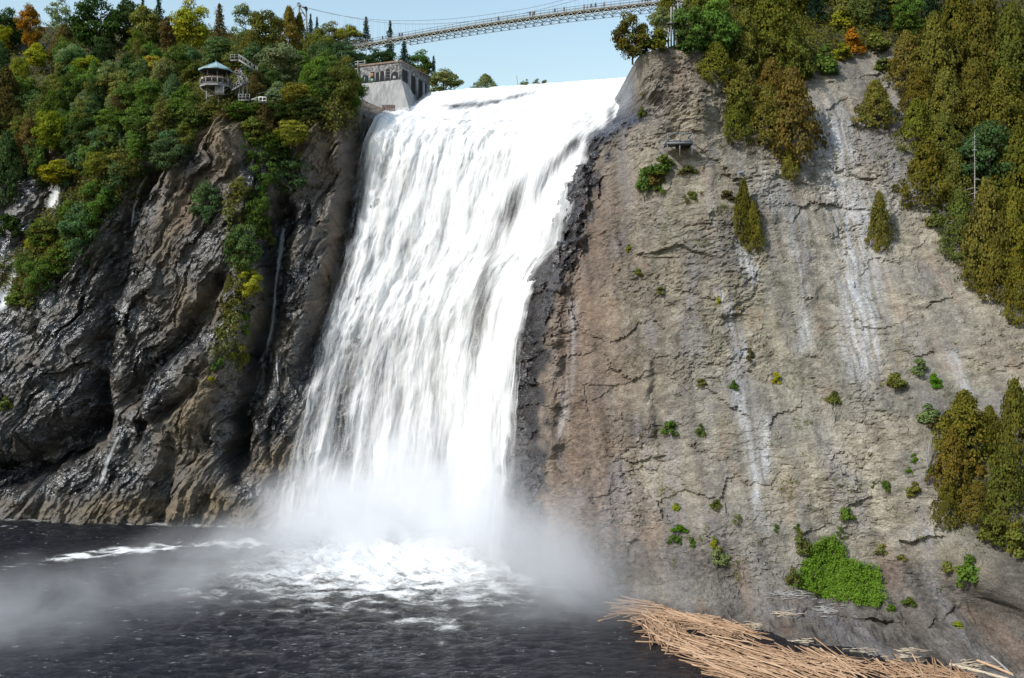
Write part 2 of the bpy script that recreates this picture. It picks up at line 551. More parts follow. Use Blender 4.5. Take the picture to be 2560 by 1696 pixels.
def blob(cx, cy, rx, ry, ang=0.0):
    a = math.radians(ang)
    dx = ppx - cx; dy = ppy - cy
    u = dx * math.cos(a) + dy * math.sin(a); v = -dx * math.sin(a) + dy * math.cos(a)
    return np.exp(-((u / rx) ** 2 + (v / ry) ** 2))


def pline(pts, w):
    q, s, t = poly_dist(ppx, ppy, np.array(pts, float))
    return np.exp(-(q / w) ** 2)


n1 = fbm(X * 0.12, Z * 0.12, 4, 91)
n2 = fbm(X * 0.5, Z * 0.25, 3, 95)
falls_line = [(1588, 270), (1480, 350), (1455, 440), (1430, 560), (1400, 640), (1345, 740), (1325, 860), (1320, 1000), (1318, 1150), (1330, 1400)]
wet_w = 1.0 - leftness
q, sgn, t = poly_dist(ppx, ppy, np.array(falls_line, float))
strip = np.where(sgn < 0, 1.0, np.exp(-(np.maximum(q - 26 + 26 * n2, 0) / 20) ** 2))       # left of the line is under the falls
strip = np.where(ppx < 1250, 1.0, strip)
strip = strip * np.where(ppx > 1585, sstep(250, 290, ppy), 1.0)
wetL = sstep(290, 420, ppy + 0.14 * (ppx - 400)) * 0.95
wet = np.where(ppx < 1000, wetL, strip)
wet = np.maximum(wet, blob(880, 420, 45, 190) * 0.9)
for args in [(440, 560, 55, 110, 20), (470, 520, 40, 60, 0), (470, 1060, 50, 120, 25), (505, 990, 35, 70, 20), (800, 370, 45, 130, -5), (830, 300, 50, 60, 0), (565, 360, 60, 120, 0),
             (470, 760, 45, 70, 20), (690, 1170, 60, 60, 0), (540, 1250, 40, 60, 0), (330, 1270, 120, 30, 0), (480, 1210, 30, 80, 15), (830, 650, 22, 150, 12),
             (540, 760, 30, 60, 20), (640, 800, 25, 60, 15)]:
    wet = wet - 0.80 * blob(*args)
wet = wet - 0.40 * sstep(1225, 1280, ppy) * (ppx < 800)
wet = np.clip(wet + 0.35 * n1 * leftness, 0, 1)
low_right = sstep(1380, 1560, ppy + 0.10 * (ppx - 2000)) * sstep(1700, 1900, ppx)  # darker rock low on the right, with vignetting and viewing angle painted in
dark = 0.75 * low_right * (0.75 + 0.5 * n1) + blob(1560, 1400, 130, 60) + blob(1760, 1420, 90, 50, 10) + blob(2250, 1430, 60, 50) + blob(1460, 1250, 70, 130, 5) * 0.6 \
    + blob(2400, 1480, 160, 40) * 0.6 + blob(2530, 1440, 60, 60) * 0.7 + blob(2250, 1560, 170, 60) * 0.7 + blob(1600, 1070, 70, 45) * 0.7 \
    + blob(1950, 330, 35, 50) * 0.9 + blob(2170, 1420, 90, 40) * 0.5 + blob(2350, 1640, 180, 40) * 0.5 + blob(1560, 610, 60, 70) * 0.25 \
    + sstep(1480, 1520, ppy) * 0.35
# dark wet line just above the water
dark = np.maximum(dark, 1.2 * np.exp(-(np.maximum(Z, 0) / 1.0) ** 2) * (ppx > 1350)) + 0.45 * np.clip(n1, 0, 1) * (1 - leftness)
brown = blob(1460, 1200, 120, 230) * 0.95 + blob(1480, 560, 120, 220, 15) * 1.0 + blob(1430, 900, 80, 300) * 0.85 + blob(1550, 880, 150, 190) * 0.5 + blob(1640, 1330, 160, 110) * 0.45 \
    + blob(1700, 190, 60, 90) * 0.8 + pline([(870, 300), (850, 480), (830, 620), (790, 760)], 18) * 0.5 + blob(480, 570, 60, 120) * 0.7 + blob(1420, 1300, 50, 90) * 0.9 \
    + blob(1500, 1090, 90, 60) * 0.3
pale = pline([(1432, 760), (1428, 900), (1415, 1000), (1405, 1080)], 12) * 0.45 \
    + pline([(1852, 605), (1865, 660), (1880, 700)], 16) * 1.0 + pline([(1800, 720), (1830, 800), (1855, 880)], 14) * 0.9 \
    + pline([(1845, 900), (1850, 1000), (1880, 1080), (1895, 1180)], 22) * 0.8 + pline([(1910, 1050), (1915, 1150), (1890, 1240)], 11) * 0.6 \
    + pline([(1990, 540), (1995, 640), (2010, 760), (2000, 860)], 26) * 0.6 + pline([(2080, 320), (2110, 450), (2140, 600), (2150, 760), (2160, 900)], 56) * 0.8 \
    + pline([(2380, 890), (2410, 960), (2450, 1010)], 16) * 0.8 + pline([(1885, 1250), (1912, 1320)], 16) * 0.5 + blob(1930, 470, 40, 60) * 0.5 \
    + blob(2240, 470, 90, 80) * 0.35 + blob(2300, 1340, 60, 25) * 0.5 + blob(1960, 1530, 80, 14) * 0.3
streak = fbm(X * 1.6, Z * 0.10, 3, 99)
pale = np.clip(pale * (0.65 + 0.9 * streak), 0, 1)
olive = np.clip(blob(1620, 640, 120, 110) * .3 + blob(1700, 520, 120, 100) * .6 + blob(1900, 760, 120, 120) * .5 + blob(2000, 950, 130, 150) * .5 + blob(1590, 380, 80, 60) * .6 + 0.5 * n1 - 0.05, 0, 1) * (1 - leftness)
soil = np.clip(sstep(330, 250, ppy - 0.1 * (ppx - 400)) * (ppx < 900) + pline([(590, 500), (620, 700), (560, 880)], 30) + pline([(300, 420), (180, 560), (60, 700)], 70)
               + sstep(12, -12, ppy - np.interp(ppx, [1660, 1700, 1800, 1900, 2000, 2080, 2200, 2300], [40, 95, 150, 200, 195, 150, 120, 120]) + 25 * n1) * (ppx > 1650)
               + np.where(ppx > 2200, sstep(0, 90, ppx - np.interp(ppy, [0, 200, 420, 560, 740, 800], [2120, 2240, 2290, 2400, 2550, 2700])), 0)
               + blob(2440, 1180, 90, 190, -15), 0, 1)

verts = np.stack([X, Y, Z + Z_UP], -1).reshape(-1, 3)
faces = grid_faces(len(gz), len(gx), keep)
cellx = X.ravel()[faces].mean(1)


def tint(f, stops):
    f = np.clip(f, stops[0][0], stops[-1][0])
    return np.stack([np.interp(f, [s[0] for s in stops], [s[1][k] for s in stops]) for k in range(3)], -1)


def over(a, b, f):
    f = np.clip(f, 0, 1)[..., None]
    return a * (1 - f) + np.asarray(b) * f


ZC = Z + 0.7 * SD            # runs on along the level shelf as well as up the walls
mid = 0.5 + 0.42 * fbm(X * 0.45, ZC * 0.75, 4, 301)
small = 0.5 + 0.42 * fbm(X * 1.3, ZC * 1.4, 2, 307)
bigc = 0.5 + 0.5 * fbm(X * 0.05, Z * 0.06, 3, 311)
facet = 0.5 + 0.18 * rv + 0.16 * qv + 0.14 * tv_
mid = 0.62 * mid + 0.38 * facet + 0.03
colr = tint(mid, [(0.2, (0.125, 0.112, 0.090)), (0.4, (0.222, 0.203, 0.164)), (0.56, (0.298, 0.274, 0.224)), (0.8, (0.41, 0.385, 0.325))])
colr = over(colr, tint(small, [(.25, (0.14, 0.137, 0.136)), (.75, (0.25, 0.245, 0.24))]), 0.65 * sstep(0.35, 0.75, bigc) * (1 - leftness))
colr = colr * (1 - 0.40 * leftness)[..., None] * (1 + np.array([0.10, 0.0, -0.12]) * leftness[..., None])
colr = colr * np.array([0.97, 0.94, 0.89])
colr = over(colr, tint(small, [(0.25, (0.215, 0.200, 0.140)), (0.75, (0.40, 0.375, 0.285))]), 0.7 * olive)
colr = over(colr, tint(0.5 * mid + 0.5 * small, [(0.25, (0.105, 0.076, 0.059)), (0.75, (0.275, 0.208, 0.158))]), 0.85 * brown)
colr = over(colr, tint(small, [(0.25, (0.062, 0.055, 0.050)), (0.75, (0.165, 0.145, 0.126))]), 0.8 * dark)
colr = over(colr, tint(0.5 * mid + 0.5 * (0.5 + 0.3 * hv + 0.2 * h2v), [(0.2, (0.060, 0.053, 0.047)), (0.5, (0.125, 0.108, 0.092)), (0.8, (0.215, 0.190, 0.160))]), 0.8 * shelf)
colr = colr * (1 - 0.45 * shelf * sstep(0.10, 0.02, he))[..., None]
colr = over(colr, (0.50, 0.515, 0.545), 0.9 * pale)
vst = fbm((X + 0.06 * Z) * 0.45, Z * 0.03, 4, 341)
colr = colr * (1 + 0.30 * np.clip(vst, -1, 1) * (1 - leftness))[..., None]
colr = over(colr, (0.25, 0.245, 0.26), 0.35 * sstep(0.1, 0.7, fbm(X * 0.22, Z * 0.05, 3, 347)) * (1 - leftness))
rust = sstep(0.35, 0.8, fbm(X * 0.25, Z * 0.12, 4, 331)) * (1 - leftness)
colr = over(colr, (0.30, 0.185, 0.115), 0.2 * rust)
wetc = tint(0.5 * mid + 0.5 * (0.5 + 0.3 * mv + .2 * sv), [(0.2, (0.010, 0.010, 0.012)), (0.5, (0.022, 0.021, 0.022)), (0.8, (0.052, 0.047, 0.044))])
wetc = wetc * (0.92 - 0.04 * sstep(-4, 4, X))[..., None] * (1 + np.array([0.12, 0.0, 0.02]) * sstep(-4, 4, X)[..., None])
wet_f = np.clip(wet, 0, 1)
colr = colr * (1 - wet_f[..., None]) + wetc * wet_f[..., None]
colr = over(colr, tint(mid, [(0.25, (0.030, 0.028, 0.014)), (0.55, (0.050, 0.055, 0.022)), (0.8, (0.085, 0.075, 0.04))]), 0.9 * soil)

rm = Mat("cliff_rock")
rp = rm.pos()
cnode = rm.node("Attribute", attribute_name="tone")
wet_a = rm.attr("wet")
rn = rm.noise(rm.mapping(rp, (1, 1, 1.6), (0, 0.15, 0)), 2.4, 5, 0.68, dist=0.4)
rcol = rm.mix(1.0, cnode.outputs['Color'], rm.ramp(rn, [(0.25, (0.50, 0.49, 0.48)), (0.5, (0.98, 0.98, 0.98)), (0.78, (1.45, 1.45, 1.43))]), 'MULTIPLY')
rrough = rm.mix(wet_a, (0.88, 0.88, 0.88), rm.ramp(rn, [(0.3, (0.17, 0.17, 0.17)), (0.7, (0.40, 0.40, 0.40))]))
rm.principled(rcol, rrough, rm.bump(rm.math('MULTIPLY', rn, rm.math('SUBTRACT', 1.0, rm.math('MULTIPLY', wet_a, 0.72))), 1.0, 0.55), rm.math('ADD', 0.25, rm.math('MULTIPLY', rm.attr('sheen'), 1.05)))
ROCK = rm.m
LEFT_SPLIT = -38.0
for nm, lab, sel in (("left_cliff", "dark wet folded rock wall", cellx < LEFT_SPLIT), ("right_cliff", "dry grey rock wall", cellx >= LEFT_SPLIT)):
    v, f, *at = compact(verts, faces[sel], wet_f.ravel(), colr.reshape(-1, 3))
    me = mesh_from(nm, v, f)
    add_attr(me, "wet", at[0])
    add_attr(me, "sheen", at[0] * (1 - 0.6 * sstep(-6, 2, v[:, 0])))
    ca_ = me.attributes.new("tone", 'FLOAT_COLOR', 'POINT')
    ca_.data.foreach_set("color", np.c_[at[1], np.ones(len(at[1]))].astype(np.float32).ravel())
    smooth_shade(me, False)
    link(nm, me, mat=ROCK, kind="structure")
step = 2
vb = np.stack([X, Y, Z + Z_UP], -1)[::step, ::step]
fb = grid_faces(vb.shape[0], vb.shape[1], keep[::step, ::step])
BVH = BVHTree.FromPolygons([tuple(q) for q in vb.reshape(-1, 3).tolist()], fb.tolist())
EYE = Vector((0, 0, CZ))


def hit(px, py, fallback=220.0):
    """the rock surface along the line of sight through (px, py)"""
    d = Vector(((px - CX) / F, 1.0, (CY - py) / F))
    r = BVH.ray_cast(EYE, d.normalized())
    if r[0] is None:
        return EYE + d * fallback, Vector((0, -0.7, 0.7))
    n = r[1]
    if n.y > 0:
        n = -n
    return r[0], n


# ------------------------------------------------------------------ plateau behind the falls, with the river
pl = mesh_from("plateau", np.array([(-44, 247, 95.0), (3500, 247, 95.0), (3500, 7000, 95.0), (-44, 7000, 95.0), (-3500, 352, 95.0), (-44, 352, 95.0), (-3500, 7000, 95.0)]), np.array([[0, 1, 2, 3], [4, 5, 3, 6]]))
link("plateau", pl, mat=simple_mat("plateau_soil", (0.07, 0.08, 0.035), 0.95, 0.4, 0.2), kind="structure")
# ------------------------------------------------------------------ the waterfall
FL = np.array([(1074, 243), (1040, 264), (968, 277), (941, 294), (915, 350), (893, 440), (870, 550), (848, 650), (820, 750), (792, 840), (764, 940), (738, 1040), (714, 1150), (694, 1260), (676, 1395)], float)
FR = np.array([(1594, 206), (1594, 232), (1592, 258), (1546, 300), (1488, 342), (1464, 425), (1444, 520), (1414, 610), (1362, 668), (1324, 750), (1304, 850), (1300, 950), (1294, 1100), (1284, 1250), (1276, 1410)], float)
nv, nu = 560, 400
tt = np.linspace(0, 1, len(FL))
tv = np.linspace(0, 1, nv)
Lp = np.stack([np.interp(tv, tt, FL[:, i]) for i in (0, 1)], -1)
Rp = np.stack([np.interp(tv, tt, FR[:, i]) for i in (0, 1)], -1)
for _ in range(30):
    Lp[1:-1] = 0.25 * Lp[:-2] + 0.5 * Lp[1:-1] + 0.25 * Lp[2:]
    Rp[1:-1] = 0.25 * Rp[:-2] + 0.5 * Rp[1:-1] + 0.25 * Rp[2:]
uu = np.linspace(0, 1, nu)
U, V = np.meshgrid(uu, tv)
fpx = Lp[:, None, 0] * (1 - U) + Rp[:, None, 0] * U
fpy = Lp[:, None, 1] * (1 - U) + Rp[:, None, 1] * U
# the lip sags between the two banks
fpy += 22 * np.exp(-((V - 0.16) / 0.07) ** 2) * np.sin(np.pi * U) ** 0.8
fpx += 5 * perlin(V * 9, U * 3, 2) * np.exp(-(np.minimum(U, 1 - U) / 0.08) ** 2)
P = locate(fpx, fpy)
_both = base_depth
base_depth = lambda x, z: LEFT(x, z)
P0 = locate(fpx, fpy)
base_depth = _both
_g = sstep(0.2, 0.34, V)[..., None]
P = P0 * (1 - _g) + P * _g
dist_down = V * 95; dist_across = U * 62
bulge = 0.35 + 2.6 * np.clip(np.sin(np.pi * np.clip(U, 0, 1)), 0, 1) ** 0.7 * sstep(0.10, 0.35, V)
strand = ridged(dist_across * 0.35 + 0.6 * fbm(dist_down * .05, U * 4, 2, 5), dist_down * 0.05, 4, 105, 0.55)
puff = fbm(dist_across * 0.22, dist_down * 0.12, 5, 111)
tumble = fbm(dist_across * 0.9, dist_down * 0.35, 4, 117, 0.6)
off = bulge + 0.12 * strand + 0.75 * puff + 0.16 * tumble
off *= 0.35 + 0.65 * np.clip(np.minimum(U, 1 - U) / 0.10, 0, 1)
off *= 0.45 + 0.55 * sstep(0.0, 0.22, V)
off += 1.3 * sstep(0.2, 0.0, V) + 0.9 * sstep(0.34, 0.22, V)
W = P.copy()
W[..., 1] -= off
W[..., 2] += 0.08 * tumble + 0.7 * sstep(.12, 0, V)
# thickness of the water
ppx, ppy = fpx, fpy
thick = np.full(U.shape, 1.18)
thick -= 0.75 * np.exp(-(U / 0.04) ** 2) + 0.16 * np.exp(-(U / 0.15) ** 2) * sstep(.25, .5, V)
thick -= (1.0 + 0.5 * fbm(U * 9, V * 30, 3, 141)) * np.exp(-((1 - U) / 0.035) ** 2) * sstep(.12, .3, V)
thick -= 0.4 * np.exp(-((1 - U) / 0.2) ** 2) * sstep(.45, .6, V)
q, s, t = poly_dist(ppx, ppy, np.array([(1430, 400), (1350, 560), (1290, 700), (1235, 860), (1215, 1000), (1200, 1200), (1190, 1400)], float))
thick -= 0.38 * sstep(-20, 50, -s) * sstep(.25, .4, V)
thick -= 0.35 * sstep(60, 120, -s) * sstep(.6, .7, V)
thick += 0.5 * np.exp(-((ppx - np.interp(ppy, [650, 900, 1150], [1345, 1250, 1160])) / 26) ** 2) * sstep(600, 680, ppy)
for (bx, by, rx, ry, ang, a) in [
    (1180, 268, 45, 10, -6, 1.4), (1130, 272, 26, 7, 0, 1.1), (1290, 250, 60, 6, -12, 1.2), (1240, 262, 14, 5, 0, .8), (1530, 220, 50, 4, -3, .6), (1410, 245, 24, 16, 60, .35),
    (1525, 290, 12, 26, 15, 1.0), (1445, 312, 46, 7, -28, 1.1), (1478, 330, 16, 26, 30, .8), (1440, 360, 14, 40, 35, .8), (1430, 370, 30, 15, -40, .8), (1402, 400, 14, 34, 30, .5),
    (1365, 420, 16, 60, 25, .5), (1350, 480, 16, 50, 20, .65), (1380, 430, 12, 40, 25, .5), (1285, 500, 20, 46, 20, .9), (1265, 545, 22, 30, 20, .7), (1240, 600, 14, 60, 18, .6), (1420, 560, 16, 50, 15, .6),
    (1400, 570, 34, 60, 20, .8), (1360, 620, 24, 60, 25, .6), (1210, 700, 16, 80, 10, .5), (1195, 800, 18, 90, 8, .55), (1185, 900, 14, 80, 6, .6), (1225, 770, 8, 90, 8, .5),
    (1000, 320, 10, 60, 8, .45), (1015, 440, 10, 50, 6, .4), (960, 420, 9, 60, 10, .4), (1110, 500, 10, 60, 4, .25), (1010, 640, 14, 50, 10, .6), (985, 560, 8, 40, 10, .35), (1280, 380, 16, 50, 15, .45), (1240, 430, 14, 40, 15, .3),
    (905, 480, 9, 80, 10, .5), (880, 620, 10, 80, 14, .5), (855, 720, 14, 70, 15, .4), (880, 960, 14, 90, 12, .6), (860, 1060, 20, 90, 12, .7), (870, 1150, 16, 80, 10, .6), (800, 1010, 10, 80, 12, .45),
    (1105, 1130, 24, 70, 10, .6), (1125, 1210, 14, 50, 8, .7), (1250, 1000, 26, 120, 5, .4), (1240, 1150, 24, 100, 4, .4), (770, 1130, 10, 80, 12, .4), (940, 900, 12, 80, 12, .3), (900, 800, 12, 60, 12, .35), (1080, 640, 8, 60, 4, .2)]:
    a0 = math.radians(ang)
    dx = ppx - bx; dy = ppy - by
    uq = dx * math.cos(a0) + dy * math.sin(a0); vq = -dx * math.sin(a0) + dy * math.cos(a0)
    thick -= a * (0.85 if bx > 1190 and by > 285 else 0.7) * np.exp(-((uq / rx) ** 2 + (vq / ry) ** 2))
thick += 0.25 * sstep(1200, 1300, ppy)

wf = Mat("falling_water")
uvn = wf.node("UVMap", uv_map="flow").outputs[0]
th = wf.attr("thick")
s1 = wf.noise(wf.mapping(uvn, (1.0, 0.055, 1)), 1.0, 6, 0.6, dist=0.3)
s2 = wf.noise(wf.mapping(uvn, (1.0, 0.085, 1)), 3.0, 4, 0.6)
s3 = wf.noise(wf.mapping(uvn, (1.0, 0.28, 1)), 0.28, 4, 0.6)
sn = wf.math('ADD', wf.math('MULTIPLY', s1, 0.5), wf.math('ADD', wf.math('MULTIPLY', s2, 0.3), wf.math('MULTIPLY', s3, 0.45)))
alpha = wf.maprange(wf.math('ADD', th, wf.math('MULTIPLY', wf.math('SUBTRACT', sn, 0.62), 1.8)), -0.1, 1.25)
h = wf.math('ADD', s1, wf.math('MULTIPLY', s2, 0.6))
nb0 = wf.bump(h, 0.3, 0.45)
# froth scatters light from every side: its drops turn the shading normal upwards
nbv = wf.node("VectorMath", operation='ADD', ins={0: nb0})
nbv.inputs[1].default_value = (0.0, -0.1, 0.15)
nbn = wf.node("VectorMath", operation='NORMALIZE', ins={0: nbv.outputs[0]})
nb = nbn.outputs[0]
wcol = wf.ramp(wf.math('ADD', s3, wf.math('MULTIPLY', s1, 0.4)), [(0.42, (0.67, 0.72, 0.77)), (0.55, (0.86, 0.87, 0.86)), (0.8, (0.93, 0.935, 0.94))])
dif = wf.node("BsdfDiffuse", ins={0: wcol, 'Normal': nb})
trl = wf.node("BsdfTranslucent", ins={0: (0.93, 0.95, 0.97, 1), 'Normal': nb})
mx = wf.node("MixShader", ins={0: 0.15, 1: dif.outputs[0], 2: trl.outputs[0]})
trp = wf.node("BsdfTransparent")
mx2 = wf.node("MixShader", ins={0: alpha, 1: trp.outputs[0], 2: mx.outputs[0]})
wf.t.links.new(mx2.outputs[0], wf.out.inputs[0])


def sheet(name, Wv, thick, U, V, mat, uvscale=(62, 95), shift=0.0):
    nr, nc = U.shape
    f = grid_faces(nr, nc)
    me = mesh_from(name, Wv.reshape(-1, 3), f)
    add_attr(me, "thick", thick.ravel())
    uv = me.uv_layers.new(name="flow")
    co = np.stack([U.ravel() * uvscale[0] + shift, V.ravel() * uvscale[1]], -1)[f.ravel()]
    uv.data.foreach_set("uv", co.astype(np.float32).ravel())
    smooth_shade(me)
    me.materials.append(mat)
    return me


fall = link("waterfall", None, label="broad white waterfall plunging over the brown cliff into the pool", cat="waterfall", loc=(0, 0, 0))
link("main_sheet", sheet("main_sheet", W, thick, U, V, wf.m), parent=fall)
# torn outer veil of spray in front of the main sheet
sub = (slice(60, None, 2), slice(None, None, 2))
W2 = W[sub].copy()
U2, V2 = U[sub], V[sub]
W2[..., 1] -= 0.9 + 1.0 * fbm(U2 * 20, V2 * 14, 3, 131) + 1.2 * V2
W2[..., 0] += 0.6 * fbm(U2 * 15, V2 * 18, 3, 135)
thick2 = 0.30 + 0.35 * fbm(U2 * 12, V2 * 8, 4, 137) - 0.5 * np.exp(-(np.minimum(U2, 1 - U2) / 0.04) ** 2) + 0.25 * sstep(.55, .95, V2)
thick2 = np.minimum(thick2, 0.25 + thick[sub] * 0.5)
link("spray_veil", sheet("spray_veil", W2, thick2, U2, V2, wf.m, shift=31.7), parent=fall)


def rill(pix, width, name="rill", reach=0.5, seed=0, dens=0.55, parent=None):
    """a thin thread of water clinging to the rock"""
    pts = np.array(pix, float)
    L = np.r_[0, np.cumsum(np.linalg.norm(np.diff(pts, axis=0), axis=1))]
    n = max(12, int(L[-1] / 5))
    s = np.linspace(0, L[-1], n)
    cx_ = np.interp(s, L, pts[:, 0]) + 2.0 * perlin(s * 0.03, s * 0 + seed, 5); cy_ = np.interp(s, L, pts[:, 1])
    wd = np.interp(s / L[-1], np.linspace(0, 1, len(width)), width)
    m = 9
    V_, U_ = np.meshgrid(np.linspace(0, 1, n), np.linspace(0, 1, m), indexing='ij')
    verts = np.zeros((n, m, 3))
    for i in range(n):
        for j in range(m):
            p, nn = hit(cx_[i] + (j / (m - 1) - 0.5) * wd[i], cy_[i])
            verts[i, j] = (p.x, p.y - reach, p.z)
    # smooth so that the thread leaps over small hollows
    for _ in range(5):
        verts[1:-1, :, 1] = np.minimum(verts[1:-1, :, 1], 0.5 * (verts[:-2, :, 1] + verts[2:, :, 1]))
    tk = dens + 0.1 - 0.8 * (2 * np.abs(U_ - 0.5)) ** 1.5 - 0.9 * (1 - sstep(0, .12, V_)) - 0.9 * sstep(.75, 1, V_)
    ht = abs(verts[0, 0, 2] - verts[-1, 0, 2])
    me = sheet(name, verts, tk, U_, V_, wf.m, (max(wd) / 11.5, ht), seed * 3.7)
    return me


for k, (pix, wd, dn) in enumerate([
        ([(1300, 800), (1290, 860), (1284, 950), (1270, 1050), (1256, 1150), (1250, 1260)], (9, 7, 10, 12), 0.5),
        ([(1262, 990), (1240, 1060), (1228, 1150)], (14, 20, 26), 0.6)]):
    link("side_stream", rill(pix, wd, "side_stream", 0.6, 20 + k, dn), parent=fall)
for k, (pix, wd, dn, lab) in enumerate([
        ([(150, 452), (140, 490), (128, 530)], (10, 26, 40), .75, "small white cascade below the yellow-green tree over the dark gully"),
        ([(52, 640), (38, 690), (10, 750), (-20, 800)], (12, 34, 46, 52), .85, "short white cascade at the edge of the photograph beside the green bank"),
        ([(378, 428), (352, 470), (338, 520), (330, 590)], (16, 16, 12, 10), .5, "thin trickle starting under shrubs at the head of the dark rock face"),
        ([(720, 540), (702, 620), (690, 720), (685, 800), (668, 880), (660, 950)], (10, 18, 10, 14, 16, 20), .45, "long thin trickle in the gully between shrub ridge and falls"),
        ([(300, 1080), (270, 1150), (248, 1230)], (10, 18, 24), .4, "thin trickle fanning over the dark rock down to the pool"),
        ([(690, 870), (695, 930), (698, 975)], (6, 6, 6), .45, "faint short trickle beside the long gully trickle")]):
    link("rill", rill(pix, wd, "rill", 0.35, 30 + k, dn), label=lab, cat="stream", group="side streams of the rock walls")

# ------------------------------------------------------------------ the pool
px_ = np.arange(-150, 90, 0.5); py_ = np.arange(84, 232, 0.5)
PXX, PYY = np.meshgrid(px_, py_)
fall_c = np.array([-20.0, 190.0])
dd = np.sqrt(((PXX - fall_c[0]) / 1.25) ** 2 + ((PYY - fall_c[1])) ** 2)
turb = np.exp(-(dd / 32) ** 2)
hz = 0.13 * fbm(PXX * 0.22, PYY * 0.4, 4, 201, 0.55) + 0.10 * ridged(PXX * 0.14, PYY * 0.22, 3, 207, 0.5) * (0.4 + turb) \
    + 0.75 * turb * fbm(PXX * 0.3, PYY * 0.3, 4, 211, 0.6)
calm = sstep(-2, 12, PXX) * (1 - turb)
hz *= 1.7 * (1 - 0.7 * calm)
foam = 0.85 * np.exp(-(dd / 19) ** 2) + 0.55 * np.exp(-(((PXX + 20) / 34) ** 2 + ((PYY - 168) / 16) ** 2)) + 0.46 * np.exp(-(((PXX + 16) / 36) ** 2 + ((PYY - 152) / 20) ** 2)) * np.clip(0.85 + 0.7 * fbm(PXX * 0.25, PYY * 0.45, 4, 229), 0, 1.5)
# foam streaks drifting out on the left, and lapping at the rock foot
def w_of(px, py):
    d = CZ * F / (py - CY)
    return np.array([(px - CX) / F * d, d])
for pts, w, a in [([(-60, 1430), (60, 1415), (160, 1400), (280, 1385), (400, 1372)], 1.3, .75), ([(200, 1388), (300, 1374), (420, 1370), (520, 1360), (620, 1360)], 1.7, .95),
                  ([(-50, 1395), (80, 1385)], 0.8, .5), ([(140, 1560), (240, 1548)], 0.8, .25), ([(480, 1635), (560, 1628)], .7, .5), ([(600, 1640), (660, 1632)], .6, .4),
                  ([(1010, 1556), (1100, 1560), (1150, 1575)], 1.0, .55), ([(1110, 1608), (1180, 1615), (1240, 1600)], .8, .4), ([(300, 1500), (420, 1480), (520, 1490)], 1.2, .3)]:
    wp = np.array([w_of(*p) for p in pts])
    q, s, t = poly_dist(PXX, PYY, wp)
    foam += a * 0.62 * np.exp(-(q / (2.3 * w)) ** 2) * np.clip(0.75 + 0.9 * fbm(PXX * 0.25, PYY * 0.5, 4, 223), 0, 1.3)
rock_y = base_depth(px_, 0 * px_)
sh = np.interp(PXX.ravel(), px_, rock_y).reshape(PXX.shape) - PYY
foam += 0.55 * np.exp(-((sh - 0.5) / 2.2) ** 2) * (PXX < 0) * (PXX > -110)
pool = Mat("pool_water")
pp = pool.pos()
fo = pool.attr("foam")
f1 = pool.noise(pool.mapping(pp, (0.7, 1.3, 1)), 0.55, 8, 0.66, dist=0.8)
f2 = pool.noise(pool.mapping(pp, (0.6, 1.5, 1)), 0.14, 4, 0.6)
web = pool.math('SUBTRACT', 1.0, pool.math('MULTIPLY', pool.math('ABSOLUTE', pool.math('SUBTRACT', pool.noise(pool.mapping(pp, (0.7, 1.4, 1)), 0.75, 6, 0.6, dist=1.0), 0.5)), 6.0), clamp=True)
fs = pool.math('ADD', pool.math('MULTIPLY', f1, 0.55), pool.math('MULTIPLY', f2, 0.5))
fs = pool.math('ADD', fs, pool.math('MULTIPLY', web, 0.22))
flecks = pool.math('MULTIPLY', pool.maprange(pool.noise(pool.mapping(pp, (0.5, 1.5, 1)), 0.9, 5, 0.7), 0.61, 0.70), pool.maprange(f2, 0.36, 0.55))
fm = pool.maprange(pool.math('ADD', pool.math('MULTIPLY', fo, 0.95), fs), 1.0, 1.6)
fm = pool.math('ADD', fm, pool.math('MULTIPLY', flecks, 0.5), clamp=True)
deep = pool.mix(pool.maprange(fo, 0.12, 0.9), (0.0090, 0.0098, 0.0135), (0.085, 0.080, 0.062))
wc = pool.mix(fm, deep, (0.86, 0.87, 0.86))
b1 = pool.noise(pool.mapping(pp, (0.55, 1.2, 1)), 0.9, 6, 0.62)
b2 = pool.noise(pool.mapping(pp, (0.7, 1.2, 1)), 3.5, 4, 0.6)
hb = pool.math('ADD', b1, pool.math('MULTIPLY', b2, 0.22))
pool.principled(wc, pool.math('ADD', pool.math('MULTIPLY', fm, 0.6), 0.12), pool.bump(hb, 0.9, 0.9), 0.36, IOR=1.33)
ok = (sh > -9)
verts_p = np.stack([PXX, PYY, hz], -1).reshape(-1, 3)
fp = grid_faces(len(py_), len(px_), ok)
verts_p, fp, foam_v = compact(verts_p, fp, foam.ravel())
me = mesh_from("pool", verts_p, fp)
add_attr(me, "foam", foam_v)
smooth_shade(me)
link("pool", me, mat=pool.m, kind="structure")
# the basin below the frame goes on as open water
far = mesh_from("water", np.array([(-1500, -1500, -0.25), (1500, -1500, -0.25), (1500, 84.3, -0.25), (-1500, 84.3, -0.25)]), np.array([[0, 1, 2, 3]]))
add_attr(far, "foam", np.zeros(4))
link("water", far, mat=pool.m, kind="structure")

# ------------------------------------------------------------------ mist rising from the foot of the falls
def box_mesh(name, lo, hi):
    v = [(x, y, z) for z in (lo[2], hi[2]) for y in (lo[1], hi[1]) for x in (lo[0], hi[0])]
    f = [(0, 2, 3, 1), (4, 5, 7, 6), (0, 1, 5, 4), (2, 6, 7, 3), (1, 3, 7, 5), (0, 4, 6, 2)]
    return mesh_from(name, np.array(v, float), np.array(f))


